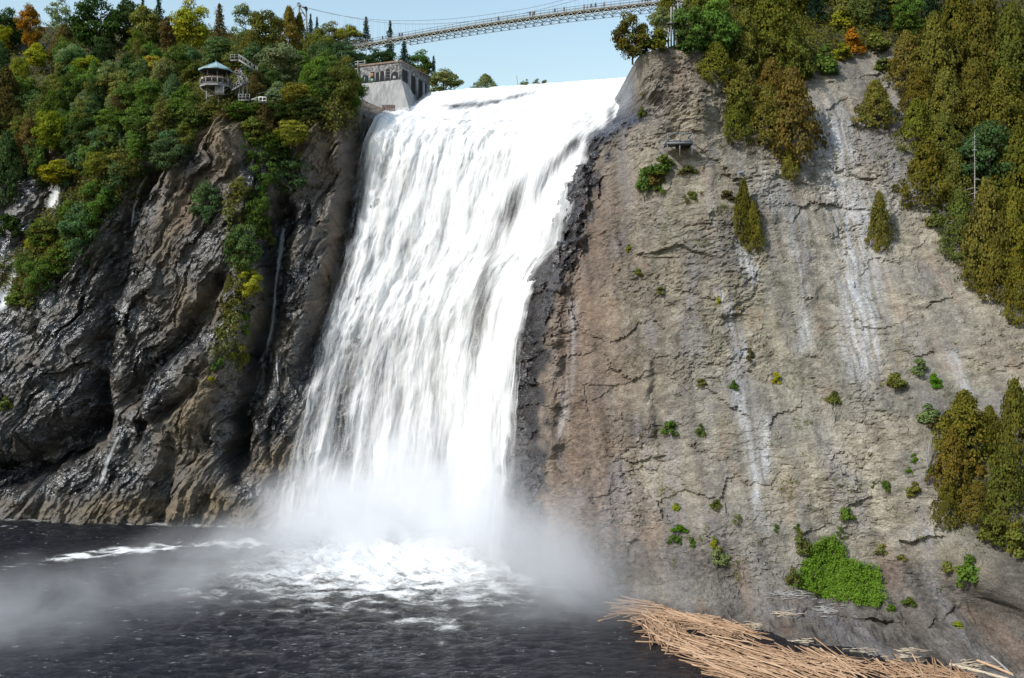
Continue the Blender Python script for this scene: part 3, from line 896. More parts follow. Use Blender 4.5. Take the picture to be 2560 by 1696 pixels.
MISTS = [  # centre, radii, density
    ((-25, 192, 3), (33, 17, 16), 0.26),
    ((-21, 190, 3), (17, 12, 30), 0.11),
    ((-42, 172, 1), (30, 17, 9), 0.10),
    ((-60, 150, 0), (34, 19, 9), 0.055),
    ((-1, 176, 3), (24, 18, 23), 0.14),
    ((6, 150, 2), (20, 22, 17), 0.11),
    ((-78, 130, 0), (40, 21, 10), 0.042),
]
mist = Mat("spray_mist")
mp = mist.pos()
tot = None
for c, r, dn in MISTS:
    v1 = mist.node("VectorMath", operation='SUBTRACT'); mist.set(v1.inputs[0], mp); v1.inputs[1].default_value = c
    v2 = mist.node("VectorMath", operation='DIVIDE'); mist.set(v2.inputs[0], v1.outputs[0]); v2.inputs[1].default_value = r
    v3 = mist.node("VectorMath", operation='LENGTH'); mist.set(v3.inputs[0], v2.outputs[0])
    g = mist.math('MULTIPLY', mist.maprange(v3.outputs['Value'], 0.0, 1.0, 1.0, 0.0), dn)
    tot = g if tot is None else mist.math('ADD', tot, g)
nz = mist.noise(mist.mapping(mp, (0.8, 1.2, 0.9), (0, 0, 0.6)), 0.085, 5, 0.62, dist=0.8)
dens = mist.math('MULTIPLY', tot, mist.maprange(nz, 0.34, 0.66, 0.04, 2.0))
pv = mist.node("VolumePrincipled")
pv.inputs['Color'].default_value = (0.97, 0.98, 1.0, 1)
pv.inputs['Anisotropy'].default_value = 0.25
mist.set(pv.inputs['Density'], dens)
mist.t.links.new(pv.outputs[0], mist.out.inputs['Volume'])
link("mist", box_mesh("mist", (-130, 106, -0.6), (28, 206, 37)), mat=mist.m, kind="stuff", label="white spray mist drifting from the foot of the falls", cat="mist")
# ------------------------------------------------------------------ vegetation
def leaf_mat(name, shift=(1.22, 0.92, 0.65)):
    m = Mat(name)
    oc = m.node("ObjectInfo")
    v = m.attr("v")
    c = m.mix(m.maprange(v, 0.72, 1.0, 0.0, 0.75), oc.outputs['Color'], m.mix(1.0, oc.outputs['Color'], shift, 'MULTIPLY'))
    c = m.mix(1.0, c, m.ramp(m.attr("w"), [(0.0, (0.62, 0.62, 0.62)), (1.0, (1.42, 1.42, 1.36))]), 'MULTIPLY')
    d = m.node("BsdfDiffuse", ins={0: c})
    t = m.node("BsdfTranslucent", ins={0: m.mix(1.0, c, (1.1, 1.15, 0.7), 'MULTIPLY')})
    mx = m.node("MixShader", ins={0: 0.28, 1: d.outputs[0], 2: t.outputs[0]})
    m.t.links.new(mx.outputs[0], m.out.inputs[0])
    return m.m


LEAF = leaf_mat("leaves")
BARK = simple_mat("bark", (0.10, 0.085, 0.07), 0.9, 0.4, 6.0, 0.1)
DEADWOOD = simple_mat("dead_wood", (0.29, 0.28, 0.265), 0.9, 0.25, 6.0, 0.1)
rs = np.random.RandomState(5)


def unit(n):
    v = rs.normal(size=(n, 3))
    return v / np.linalg.norm(v, axis=1)[:, None]


def leaf_quads(pos, nrm, size, stretch=1.5):
    """a small pointed leaf spray at each position"""
    n = len(pos)
    a = np.cross(nrm, unit(n)); a /= np.linalg.norm(a, axis=1)[:, None] + 1e-9
    b = np.cross(nrm, a)
    s = np.asarray(size).reshape(-1, 1) * np.ones((n, 1))
    v = np.stack([pos - a * s * stretch * .5, pos + b * s * .5 + nrm * s * .12, pos + a * s * stretch * .5, pos - b * s * .5 + nrm * s * .12], 1)
    return v.reshape(-1, 3), np.arange(4 * n).reshape(n, 4)


def foliage(name, pos, nrm, size, v, w, stretch=1.5):
    vv, ff = leaf_quads(pos, nrm, size, stretch)
    me = mesh_from(name, vv, ff)
    add_attr(me, "v", np.repeat(v, 4)); add_attr(me, "w", np.repeat(w, 4))
    me.materials.append(LEAF)
    return me


def crown_cedar(n=420, k=15, slim=1.0):
    h = rs.rand(n) ** 0.85
    prof = np.where(h < 0.18, 0.55 + 2.5 * h, np.clip((1 - h) / 0.82, 0, 1) ** 0.72)
    th = rs.rand(n) * 2 * np.pi
    lob = 1 + 0.22 * np.sin(3 * th + 7 * h + rs.rand() * 6) + 0.16 * np.sin(5 * th - 11 * h + rs.rand() * 6)
    r = 0.5 * slim * prof * lob * (0.55 + 0.45 * rs.rand(n) ** 0.4)
    c = np.stack([r * np.cos(th), r * np.sin(th), 0.03 + 0.96 * h], -1)
    out = np.stack([np.cos(th), np.sin(th), 0.35 * np.ones(n)], -1)
    # each spray is a small upright fan
    i = np.repeat(np.arange(n), k)
    p = c[i] + rs.normal(size=(n * k, 3)) * np.array([0.040, 0.040, 0.026]) - np.array([0, 0, 1]) * (rs.rand(n * k)[:, None] * 0.03)
    nr = out[i] + 0.8 * unit(n * k)
    nr /= np.linalg.norm(nr, axis=1)[:, None]
    cv = rs.rand(n); cw = rs.rand(n)
    return p, nr, 0.022 + 0.018 * rs.rand(n * k), np.clip(cv[i] + 0.12 * rs.normal(size=n * k), 0, 1), np.clip(cw[i] * 0.6 + 0.4 * rs.rand(n * k), 0, 1)


def crown_broad(nl=44, k=150, base=0.22, seedshape=0):
    """many leafy clumps on an uneven dome"""
    P, N, V, Wt, S = [], [], [], [], []
    for i in range(nl):
        d = unit(1)[0]
        rr = 0.40 * (0.45 + 0.6 * rs.rand() ** 0.6)
        c = np.array([d[0] * rr, d[1] * rr, 0.52 + d[2] * rr * (1.0 if d[2] > 0 else 1.15)])
        c[:2] *= 1.0 - 0.35 * max(0, c[2] - 0.6) / 0.4
        lr = 0.085 + 0.085 * rs.rand()
        u = unit(k)
        u[:, 2] = np.where(rs.rand(k) < 0.7, np.abs(u[:, 2]), u[:, 2])
        p = c + u * lr * (0.55 + 0.55 * rs.rand(k)[:, None]) * np.array([1.2, 1.2, 0.8])
        nr = u + 0.7 * unit(k); nr /= np.linalg.norm(nr, axis=1)[:, None]
        P.append(p); N.append(nr)
        V.append(np.clip(rs.rand() + 0.1 * rs.normal(size=k), 0, 1)); Wt.append(np.clip(rs.rand() * 0.6 + 0.4 * rs.rand(k), 0, 1))
        S.append(0.022 + 0.018 * rs.rand(k))
    return np.concatenate(P), np.concatenate(N), np.concatenate(S), np.concatenate(V), np.concatenate(Wt)


def crown_spruce(tiers=20, gap=0.0):
    P, N, V, Wt, S = [], [], [], [], []
    for i in range(tiers):
        h = 0.12 + 0.86 * (i + 0.3 * rs.rand()) / tiers
        R = 0.5 * (1 - h) ** 0.8 * (0.7 + 0.5 * rs.rand()) + 0.02
        nb = int(5 + 5 * (1 - h))
        for b in range(nb):
            th = 2 * np.pi * (b + rs.rand()) / nb
            L = R * (0.6 + 0.5 * rs.rand())
            k = int(10 + 60 * L)
            t = rs.rand(k) ** 0.8
            droop = -0.05 * t ** 1.5 - 0.01
            p = np.stack([L * t * np.cos(th), L * t * np.sin(th), h + droop], -1) + rs.normal(size=(k, 3)) * np.array([.022, .022, .010])
            nr = unit(k) + np.array([0, 0, 0.6]); nr /= np.linalg.norm(nr, axis=1)[:, None]
            P.append(p); N.append(nr); V.append(np.full(k, rs.rand() * .6)); Wt.append(np.clip(rs.rand() * .5 + .5 * rs.rand(k), 0, 1)); S.append(0.022 + 0.014 * rs.rand(k))
    return np.concatenate(P), np.concatenate(N), np.concatenate(S), np.concatenate(V), np.concatenate(Wt)


def crown_bush(nl=13, k=95):
    P, N, V, Wt, S = [], [], [], [], []
    for i in range(nl):
        d = unit(1)[0]; d[2] = abs(d[2])
        c = d * np.array([0.33, 0.33, 0.6]) * (0.5 + 0.5 * rs.rand()) + np.array([0, 0, 0.12])
        u = unit(k); u[:, 2] = np.abs(u[:, 2]) * 1.1 - 0.1
        p = c + u * (0.13 + .05 * rs.rand()) * (0.5 + 0.6 * rs.rand(k)[:, None]) * np.array([1, 1, 1.25])
        nr = u + 0.7 * unit(k); nr /= np.linalg.norm(nr, axis=1)[:, None]
        P.append(p); N.append(nr); V.append(np.clip(rs.rand() + .1 * rs.normal(size=k), 0, 1)); Wt.append(np.clip(rs.rand() * .6 + .4 * rs.rand(k), 0, 1)); S.append(0.045 + 0.03 * rs.rand(k))
    return np.concatenate(P), np.concatenate(N), np.concatenate(S), np.concatenate(V), np.concatenate(Wt)


def tube_mesh(name, paths, sides=6):
    """paths: list of (points, radii); one mesh of tapered limbs"""
    V, Fc = [], []
    base = 0
    for pts, rad in paths:
        pts = np.asarray(pts, float); n = len(pts)
        tan = np.gradient(pts, axis=0)
        for i in range(n):
            t = tan[i] / (np.linalg.norm(tan[i]) + 1e-9)
            a = np.cross(t, [0, 1, 0.3] if abs(t[1]) < .9 else [1, 0, 0]); a /= np.linalg.norm(a)
            b = np.cross(t, a)
            for s in range(sides):
                q = 2 * np.pi * s / sides
                V.append(pts[i] + rad[i] * (a * np.cos(q) + b * np.sin(q)))
        for i in range(n - 1):
            for s in range(sides):
                s2 = (s + 1) % sides
                Fc.append((base + i * sides + s, base + i * sides + s2, base + (i + 1) * sides + s2, base + (i + 1) * sides + s))
        base += n * sides
    me = mesh_from(name, np.array(V), np.array(Fc))
    smooth_shade(me)
    return me


def trunk_paths(limbs, top, r0, lean=0.04, spread=0.3, start=0.25):
    main = [np.array([0, 0, -0.06])]
    for i in range(1, 6):
        main.append(np.array([lean * rs.normal(), lean * rs.normal(), top * i / 5]))
    out = [(main, np.linspace(r0, r0 * 0.25, 6))]
    for i in range(limbs):
        h = start + (top - start) * rs.rand() * 0.85
        th = rs.rand() * 6.28
        L = spread * (1.1 - h)
        p0 = np.array([np.interp(h, [m[2] for m in main], [m[0] for m in main]), np.interp(h, [m[2] for m in main], [m[1] for m in main]), h])
        e = np.array([np.cos(th) * L, np.sin(th) * L, 0.45 * L])
        out.append(([p0, p0 + e * 0.5 + np.array([0, 0, .01]), p0 + e], [r0 * .45, r0 * .3, r0 * .12]))
    return out


VARIANTS = {}
for i in range(4):
    VARIANTS.setdefault('cedar', []).append((foliage("cedar_crown", *crown_cedar()), tube_mesh("cedar_trunk", trunk_paths(3, 0.8, 0.022, 0.01, 0.2))))
    VARIANTS.setdefault('broadleaf', []).append((foliage("broadleaf_crown", *crown_broad()), tube_mesh("broadleaf_trunk", trunk_paths(8, 0.72, 0.026, 0.03, 0.42))))
    VARIANTS.setdefault('bush', []).append((foliage("bush_crown", *crown_bush()), tube_mesh("bush_stems", trunk_paths(5, 0.5, 0.02, 0.05, 0.4, 0.05))))
for i in range(3):
    VARIANTS.setdefault('spruce', []).append((foliage("spruce_crown", *crown_spruce()), tube_mesh("spruce_trunk", trunk_paths(4, 0.97, 0.02, 0.006, 0.12))))
    VARIANTS.setdefault('airy', []).append((foliage("airy_crown", *crown_broad(24, 90)), tube_mesh("airy_trunk", trunk_paths(10, 0.8, 0.02, 0.03, 0.45))))
for kd, vs in VARIANTS.items():
    for c, t in vs:
        t.materials.append(BARK)
PALETTE = {
    'cedar': (0.118, 0.122, 0.024), 'rust': (0.128, 0.110, 0.026), 'green': (0.090, 0.146, 0.029), 'dark': (0.046, 0.077, 0.024), 'lime': (0.234, 0.258, 0.024),
    'yellow': (0.214, 0.211, 0.035), 'bluegreen': (0.074, 0.130, 0.053), 'pale': (0.156, 0.192, 0.084), 'orange': (0.289, 0.132, 0.015), 'brown': (0.096, 0.079, 0.029),
    'sprucedark': (0.024, 0.050, 0.029), 'olive': (0.126, 0.142, 0.036), 'bright': (0.075, 0.165, 0.012)}
CATS = {'cedar': ('cedar_tree', 'tree'), 'broadleaf': ('broadleaf_tree', 'tree'), 'airy': ('broadleaf_tree', 'tree'), 'spruce': ('spruce_tree', 'tree'), 'bush': ('shrub', 'shrub')}
_count = {}


def plant(kind, px, top, base, wpx, tone, label, group=None, depth=None, sink=0.3, lean=0.0):
    if depth is None:
        p, n = hit(px, base)
    else:
        p = Vector(world_at(px, base, depth))
    H = max(0.6, (base - top) / F * p.y); Wd = wpx / F * p.y * (1.3 if kind == 'cedar' else 1.1)
    if tone in ('lime', 'yellow', 'orange') and kind != 'bush' and sink > 0: sink = -3.0
    i = _count.get(kind, 0); _count[kind] = i + 1
    cr, tr = VARIANTS[kind][i % len(VARIANTS[kind])]
    nm, cat = CATS[kind]
    e = link(nm, None, label=label, cat=cat, group=group, loc=(p.x, p.y + sink, p.z - 0.2))
    e.empty_display_size = 0.5
    e.rotation_euler = (0, math.radians(lean), RNG.random() * 6.28)
    fx = 1.0 + 0.1 * (RNG.random() - .5)
    e.scale = (Wd * fx, Wd * fx, H + 0.2)
    c = link("crown", cr, parent=e)
    base_c = PALETTE[tone]
    j = 0.8 + 0.4 * RNG.random(); jr = 0.88 + 0.24 * RNG.random()
    c.color = (base_c[0] * j * jr, base_c[1] * j, base_c[2] * j * (0.8 + 0.4 * RNG.random()), 1)
    t = link("trunk" if kind != 'bush' else "stem", tr, parent=e)
    return e


ED = "wooded slope by the lookout hut"
TREES = [
    # --- wooded hill on the left, skyline first
    ('broadleaf', 8, 12, 135, 90, 'dark', "dark tree cut by the left edge of the photograph at the skyline"),
    ('broadleaf', 87, 22, 135, 62, 'orange', "orange-yellow maple standing out on the left skyline"),
    ('broadleaf', 22, 66, 135, 46, 'lime', "small lime-green tree at the foot of the orange maple, on its left"),
    ('broadleaf', 105, 116, 178, 62, 'lime', "bright yellow-green tree directly below the orange maple"),
    ('cedar', 160, 62, 178, 62, 'brown', "brown-green cedar just right of the orange maple"),
    ('airy', 158, -6, 100, 80, 'pale', "pale loose-leaved tree at the top edge between orange maple and big dark tree"),
    ('broadleaf', 250, -18, 140, 135, 'dark', "largest dark green tree on the left skyline"),
    ('broadleaf', 318, -4, 125, 70, 'dark', "dark tree touching the right side of the largest dark skyline tree"),
    ('broadleaf', 362, 8, 130, 85, 'olive', "olive-green rounded tree in front of the tall dark spruce on the skyline"),
    ('spruce', 396, -22, 110, 52, 'sprucedark', "tall dark spruce on the skyline left of the sky gap"),
    ('spruce', 356, -14, 100, 40, 'sprucedark', "dark spruce tip behind the olive-green rounded skyline tree"),
    ('broadleaf', 424, 38, 135, 56, 'brown', "brownish tree just left of the gap in the skyline"),
    ('broadleaf', 490, 8, 132, 92, 'lime', "tall yellow-green tree just right of the gap in the skyline"),
    ('broadleaf', 462, 34, 120, 40, 'green', "narrow green tree at the right side of the skyline gap"),
    ('spruce', 548, 2, 120, 60, 'brown', "brown spruce right of the tall yellow-green skyline tree"),
    ('airy', 612, 6, 110, 76, 'pale', "pale airy tree with thin crown left of the green skyline tree by the tower"),
    ('broadleaf', 660, 18, 140, 96, 'olive', "broad yellow-green tree on the skyline left of the bridge tower cedars"),
    ('cedar', 627, 76, 164, 54, 'rust', "rust-brown cedar above the wooden stair flight"),
    ('broadleaf', 556, 92, 172, 96, 'bluegreen', "grey-green willow-like tree behind the hut roof"),
    ('cedar', 722, 18, 132, 52, 'rust', "tall rust-green cedar left of the bridge tower"),
    ('cedar', 748, 34, 132, 34, 'rust', "slim rusty cedar standing against the bridge tower post"),
    ('spruce', 776, 30, 104, 26, 'sprucedark', "small spruce immediately right of the bridge tower, the left one of two", None, 325),
    ('spruce', 792, 38, 104, 26, 'sprucedark', "small spruce right of the bridge tower, the right one of two", None, 325),
    ('broadleaf', 822, 54, 135, 74, 'olive', "green tree behind the stone bridge pier", None, 322),
    ('broadleaf', 880, 72, 135, 72, 'lime', "yellow-green tree behind the left end of the bridge", None, 322),
    ('spruce', 915, 36, 128, 42, 'sprucedark', "pointed spruce rising behind the bridge, the taller left one", None, 318),
    ('spruce', 975, 46, 140, 36, 'sprucedark', "narrow spruce rising behind the bridge deck, right of the pointed one", None, 318),
    # --- middle of the wooded hill
    ('broadleaf', 236, 146, 214, 74, 'lime', "bright yellow-green shrub tree in the middle of the left wooded hill"),
    ('broadleaf', 388, 146, 216, 66, 'yellow', "golden-yellow young trees left of the hut, in mid slope"),
    ('broadleaf', 475, 144, 212, 70, 'olive', "olive shrub tree touching the left side of the hut roof"),
    ('broadleaf', 172, 184, 300, 60, 'green', "upright dark green tree in the middle of the left slope"),
    ('broadleaf', 62, 142, 256, 48, 'lime', "tall narrow yellow-green tree near the left edge"),
    ('cedar', 14, 172, 330, 80, 'brown', "dark brown cedar at the left edge below the skyline"),
    ('broadleaf', 128, 184, 262, 60, 'olive', "olive-green tree between the narrow yellow-green and upright dark green trees"),
    ('broadleaf', 285, 168, 262, 84, 'olive', "rounded olive tree below the bright yellow-green shrub tree"),
    ('broadleaf', 335, 188, 258, 70, 'green', "green rounded tree below and left of the golden-yellow trees"),
    ('cedar', 290, 240, 340, 56, 'brown', "rusty dark cedar low in the middle of the left slope"),
    ('cedar', 70, 300, 430, 70, 'brown', "drooping dark cedar over the gully near the left edge"),
    ('broadleaf', 140, 276, 380, 80, 'lime', "layered lime-green tree in the lower left slope"),
    ('broadleaf', 198, 300, 420, 76, 'dark', "deep green tree right of the layered lime-green tree"),
    ('broadleaf', 258, 310, 400, 84, 'bluegreen', "grey-green tree above the bare grey rock patch"),
    ('broadleaf', 350, 258, 378, 84, 'green', "fresh green tree left of the grey prow under the hut"),
    ('broadleaf', 420, 236, 330, 76, 'olive', "olive tree between the fresh green tree and the hut supports"),
    ('broadleaf', 484, 228, 345, 86, 'green', "light green tree directly below the left side of the hut"),
    ('bush', 482, 296, 346, 40, 'yellow', "small yellow bush below the hut on the light green tree's edge"),
    ('broadleaf', 428, 340, 428, 104, 'bluegreen', "grey-green tree leaning over the head of the dark gully"),
    ('broadleaf', 312, 372, 510, 100, 'olive', "broad yellow-green tree at the head of the dark rock face"),
    ('broadleaf', 255, 380, 446, 58, 'yellow', "yellow leafy bush left of the broad yellow-green tree on the rock edge"),
    ('broadleaf', 162, 404, 466, 96, 'lime', "flat lime-yellow tree above the small white cascade"),
    ('cedar', 18, 330, 520, 76, 'dark', "dark drooping conifer at the left edge above the cascade"),
    ('broadleaf', 250, 440, 570, 90, 'green', "green tree on the bank below the yellow leafy bush"),
    ('broadleaf', 198, 510, 662, 104, 'bluegreen', "bushy blue-green tree halfway down the green bank"),
    ('broadleaf', 124, 540, 640, 84, 'olive', "olive bushy tree beside the small white cascade"),
    ('broadleaf', 152, 596, 700, 92, 'green', "dark leafy shrub tree low on the green bank"),
    ('bush', 84, 560, 640, 50, 'lime', "yellow-green bush above the short cascade at the left edge"),
    ('broadleaf', 96, 640, 745, 80, 'green', "green shrub tree at the lower end of the bank"),
    ('bush', 40, 700, 770, 70, 'green', "green bush hanging under the short cascade at the left edge"),
    ('bush', 66, 726, 778, 40, 'olive', "olive bush at the lowest tip of the green bank"),
    ('bush', 20, 520, 600, 70, 'dark', "dark green shrub left of the olive bushy tree at the cascade"),
    ('bush', 80, 590, 610, 16, 'orange', "small orange-red bush on the green bank"),
    ('bush', 15, 985, 1030, 52, 'olive', "olive moss-like shrub low on the black rock at the left edge"),
    # --- shrubs down the rock rib left of the falls
    ('broadleaf', 512, 455, 560, 76, 'bluegreen', "blue-green shrub tree on the pale rock face below the hut"),
    ('broadleaf', 640, 470, 600, 72, 'green', "green tree at the top of the shrub-covered rock rib"),
    ('broadleaf', 608, 556, 690, 90, 'bluegreen', "largest blue-green tree on the rock rib between the gullies"),
    ('bush', 668, 540, 640, 44, 'olive', "olive shrub on the right side of the largest rib tree"),
    ('broadleaf', 636, 670, 745, 62, 'lime', "yellow-green shrub tree halfway down the rock rib"),
    ('cedar', 572, 690, 790, 34, 'olive', "narrow mossy column on the left side of the rock rib"),
    ('bush', 612, 770, 845, 48, 'green', "green shrub below the yellow-green one on the rock rib"),
    ('broadleaf', 588, 810, 930, 64, 'olive', "olive-green shrub tree near the lower end of the rock rib"),
    ('bush', 540, 860, 930, 52, 'green', "green shrub left of the olive one at the rib's lower end"),
    ('bush', 528, 922, 955, 36, 'lime', "lowest small bright shrub on the rock rib"),
    # --- slope between the hut and the falls
    ('broadleaf', 704, 106, 222, 118, 'pale', "large light green tree right of the stairs, above the slope"),
    ('broadleaf', 800, 138, 262, 78, 'green', "green tree left of the old power house, farther left one"),
    ('broadleaf', 852, 138, 272, 84, 'olive', "yellow-green tree touching the left end of the old power house"),
    ('broadleaf', 884, 184, 282, 64, 'green', "low green tree against the concrete base of the power house"),
    ('broadleaf', 745, 212, 276, 80, 'yellow', "tree with yellowish hanging boughs above the grey rock knob"),
    ('broadleaf', 694, 204, 275, 66, 'pale', "light green bush tree just right of the white railing"),
    ('cedar', 640, 176, 256, 56, 'brown', "rusty brown cedar right of the stair landing"),
    ('broadleaf', 780, 240, 300, 66, 'dark', "dark green tree at the foot of the slope above the rock knob"),
    ('broadleaf', 598, 254, 306, 72, 'green', "leafy green bush on top of the grey prow right of the hut"),
    ('broadleaf', 672, 318, 395, 70, 'green', "green tree in the shaded hollow right of the grey prow"),
    ('broadleaf', 734, 306, 372, 80, 'yellow', "yellow-leaved tree leaning against the grey rock knob"),
    ('broadleaf', 725, 378, 490, 96, 'bluegreen', "blue-green tree below the yellow-leaved one by the rock knob"),
    ('broadleaf', 655, 372, 480, 76, 'green', "green tree in the hollow, lower left of the blue-green one"),
    ('cedar', 660, 262, 340, 52, 'brown', "rust-brown cedar in the hollow under the white railing"),
    ('broadleaf', 640, 430, 510, 66, 'dark', "dark green tree at the bottom of the shaded hollow"),
    ('bush', 757, 366, 402, 34, 'yellow', "small yellow bush on the flank of the grey rock knob"),
    ('broadleaf', 600, 440, 500, 50, 'olive', "olive tree on the right edge of the pale face below the prow"),
    # --- behind the power house and the river
    ('spruce', 1010, 98, 190, 60, 'sprucedark', "dark spruce behind the near corner of the power house roof", None, 262),
    ('broadleaf', 1046, 122, 205, 64, 'green', "green tree behind the right half of the power house roof", None, 268),
    ('bush', 1052, 162, 206, 44, 'rust', "rusty bush peeping over the power house roof at its far end", None, 262),
    ('spruce', 1084, 134, 218, 28, 'sprucedark', "slender lone spruce just right of the power house", None, 266),
    ('broadleaf', 1112, 176, 254, 88, 'pale', "rounded grey-green tree on the river bank right of the power house", None, 262),
    ('broadleaf', 950, 120, 196, 88, 'dark', "dark trees' front crown above the middle of the power house roof", None, 268),
    ('broadleaf', 905, 130, 205, 60, 'dark', "dark crown between bridge end and power house roof", None, 272),
    ('cedar', 1214, 186, 240, 54, 'pale', "small cone-shaped green tree alone on the far river bank", None, 268),
    ('airy', 1314, 194, 236, 28, 'pale', "thin small bush on the far bank beside the leaning pole", None, 266),
    ('airy', 1342, 196, 234, 30, 'olive', "thin small bush on the far bank, middle of three", None, 266),
    ('airy', 1362, 198, 232, 24, 'olive', "thin small bush on the far bank, right end of three", None, 266),
    # --- right-hand wall, top
    ('broadleaf', 1582, 26, 150, 88, 'rust', "rusty tree overhanging the sky at the tip of the right cliff", None, 174.6),
    ('bush', 1636, 62, 140, 110, 'cedar', "rounded olive bush on the cliff top beside the tip tree", None, 174.8),
    ('broadleaf', 1655, 18, 100, 60, 'pale', "light green tree at the bridge end behind the olive bush", None, 192),
    ('broadleaf', 1722, 10, 140, 96, 'green', "green tree just right of the grey timber posts"),
    ('broadleaf', 1790, -10, 165, 110, 'green', "leafy green tree at the top edge right of the timber posts"),
    ('cedar', 1668, -20, 70, 60, 'cedar', "olive cedar behind the tops of the grey timber posts", None, 205),
    ('cedar', 1745, -60, 70, 90, 'cedar', "cedar at the top edge above the leafy green tree", None, 205),
    ('cedar', 1862, 26, 188, 78, 'cedar', "olive cedar at the cliff edge, left of the tallest top cedar"),
    ('cedar', 1790, 106, 210, 80, 'cedar', "small olive cedar lowest on the left cliff-top edge"),
    ('cedar', 1930, -30, 178, 118, 'cedar', "tallest olive-brown cedar at the top edge of the right cliff"),
    ('cedar', 1990, 62, 200, 72, 'cedar', "golden-green cedar in front right of the tallest top cedar"),
    ('cedar', 1852, 154, 278, 84, 'cedar', "olive cedar hanging over the cliff edge above the lowest left cedar"),
    ('cedar', 1930, 146, 260, 80, 'rust', "rust-tinged cedar in the middle of the hanging cedar group"),
    ('cedar', 1846, 222, 366, 76, 'cedar', "lowest left cedar of the hanging group, beside the pale rock"),
    ('cedar', 1920, 208, 362, 84, 'rust', "rusty cedar between the two lowest cedars of the hanging group"),
    ('cedar', 1980, 174, 400, 118, 'rust', "biggest rusty cedar of the hanging group, on its right"),
    ('cedar', 1975, 356, 448, 44, 'cedar', "dark pointed lower tip of foliage under the hanging cedar group"),
    ('bush', 2060, 96, 196, 96, 'green', "dark green bush above the bare slab right of the cedar group"),
    ('bush', 2012, 150, 205, 70, 'dark', "low dark bush in the shade of the golden-green cedar"),
    ('bush', 2102, 14, 78, 74, 'lime', "yellow-green bush with orange leaves at the top of the scree chute"),
    ('bush', 2136, 58, 142, 70, 'orange', "orange-brown bush in the middle of the scree chute"),
    ('bush', 2110, 96, 158, 70, 'lime', "yellow-green shrub on the rim of the bare slab"),
    ('bush', 2196, 70, 144, 72, 'olive', "olive bush above the right end of the bare slab"),
    ('bush', 2210, 138, 184, 64, 'olive', "spreading grey-olive shrub on the slab's right shoulder"),
    ('spruce', 2202, -40, 80, 70, 'sprucedark', "grey-green spruce with bare lower branches at the top edge"),
    ('spruce', 2130, -70, 40, 70, 'sprucedark', "dark spruce cut by the top edge above the orange bush"),
    ('spruce', 2040, -60, 60, 80, 'sprucedark', "dark spruce cut by the top edge left of the scree chute"),
    ('broadleaf', 2272, -20, 98, 76, 'green', "green tree at the top edge right of the grey-green spruce"),
    ('spruce', 2330, -70, 60, 90, 'sprucedark', "dark spruce cut by the top edge above the cedar mass"),
    ('cedar', 2268, 80, 230, 82, 'rust', "rust-brown cedar at the left edge of the big cedar mass"),
    ('cedar', 2190, 200, 320, 78, 'cedar', "lone olive cedar on a ledge with its trunk showing"),
    ('bush', 2162, 268, 306, 40, 'green', "small green bush at the left foot of the lone ledge cedar"),
    # --- the cedar mass at the right edge, row by row downwards
    ('cedar', 2336, 36, 240, 84, 'cedar', "cedar of the right mass, top row, beside the rust-brown edge cedar"),
    ('cedar', 2395, -40, 190, 96, 'cedar', "cedar of the right mass, second from left in its top row"),
    ('cedar', 2462, -30, 200, 92, 'rust', "rusty cedar of the right mass, third in its top row"),
    ('cedar', 2530, 10, 240, 96, 'cedar', "cedar of the right mass, top row, cut by the right edge"),
    ('cedar', 2298, 172, 296, 76, 'rust', "rusty cedar of the right mass, left end of its second row"),
    ('cedar', 2364, 170, 330, 84, 'cedar', "cedar of the right mass, second in its second row"),
    ('cedar', 2436, 150, 330, 92, 'cedar', "cedar of the right mass, third in its second row"),
    ('cedar', 2512, 170, 350, 100, 'cedar', "cedar of the right mass, second row, cut by the right edge"),
    ('cedar', 2292, 250, 384, 80, 'cedar', "cedar of the right mass facing the lone ledge cedar"),
    ('cedar', 2358, 282, 420, 84, 'cedar', "cedar of the right mass, second in its third row"),
    ('cedar', 2320, 352, 516, 112, 'cedar', "lowest left cedar of the upper right mass, over the grey rock"),
    ('cedar', 2390, 380, 530, 80, 'olive', "green cedar left of the grey dead spruce"),
    ('broadleaf', 2468, 308, 486, 150, 'bluegreen', "blue-green broadleaf tree amid the right cedar mass"),
    ('cedar', 2545, 320, 520, 90, 'cedar', "cedar at the right edge beside the blue-green broadleaf tree"),
    ('cedar', 2400, 480, 650, 84, 'olive', "olive cedar directly below the grey dead spruce"),
    ('cedar', 2470, 450, 700, 90, 'cedar', "tall cedar of the lower right mass, under the blue-green tree"),
    ('cedar', 2540, 470, 700, 84, 'cedar', "cedar at the right edge, below the blue-green tree's level"),
    ('cedar', 2488, 600, 752, 70, 'rust', "lowest rusty cedar tip of the right cedar mass"),
    ('cedar', 2545, 640, 810, 60, 'cedar', "hanging cedar at the right edge, lowest of the upper mass"),
    ('cedar', 2440, 600, 720, 60, 'cedar', "cedar left of the lowest rusty tip of the right mass"),
    ('bush', 2336, 508, 572, 62, 'olive', "rounded olive shrub left of the grey dead spruce's foot"),
    ('cedar', 2200, 480, 628, 52, 'rust', "thin rust-orange cedar alone on the grey rock"),
    # --- on the face of the right wall
    ('cedar', 1860, 452, 606, 46, 'rust', "rusty slim cedar, left one of the pair on the open rock face"),
    ('cedar', 1884, 506, 628, 46, 'cedar', "green slim cedar, right one of the pair on the open rock face"),
    ('bush', 1612, 408, 506, 52, 'green', "left part of the shrub thicket below the small timber lookout"),
    ('bush', 1640, 412, 470, 56, 'rust', "rust-orange shrub in the thicket below the small timber lookout"),
    ('bush', 1655, 378, 450, 90, 'green', "light green shrub right under the small timber lookout"),
    ('bush', 1650, 446, 496, 44, 'green', "dark green shrub at the lower right of the lookout thicket"),
    ('bush', 1720, 410, 440, 56, 'olive', "low dry shrub right of the lookout thicket"),
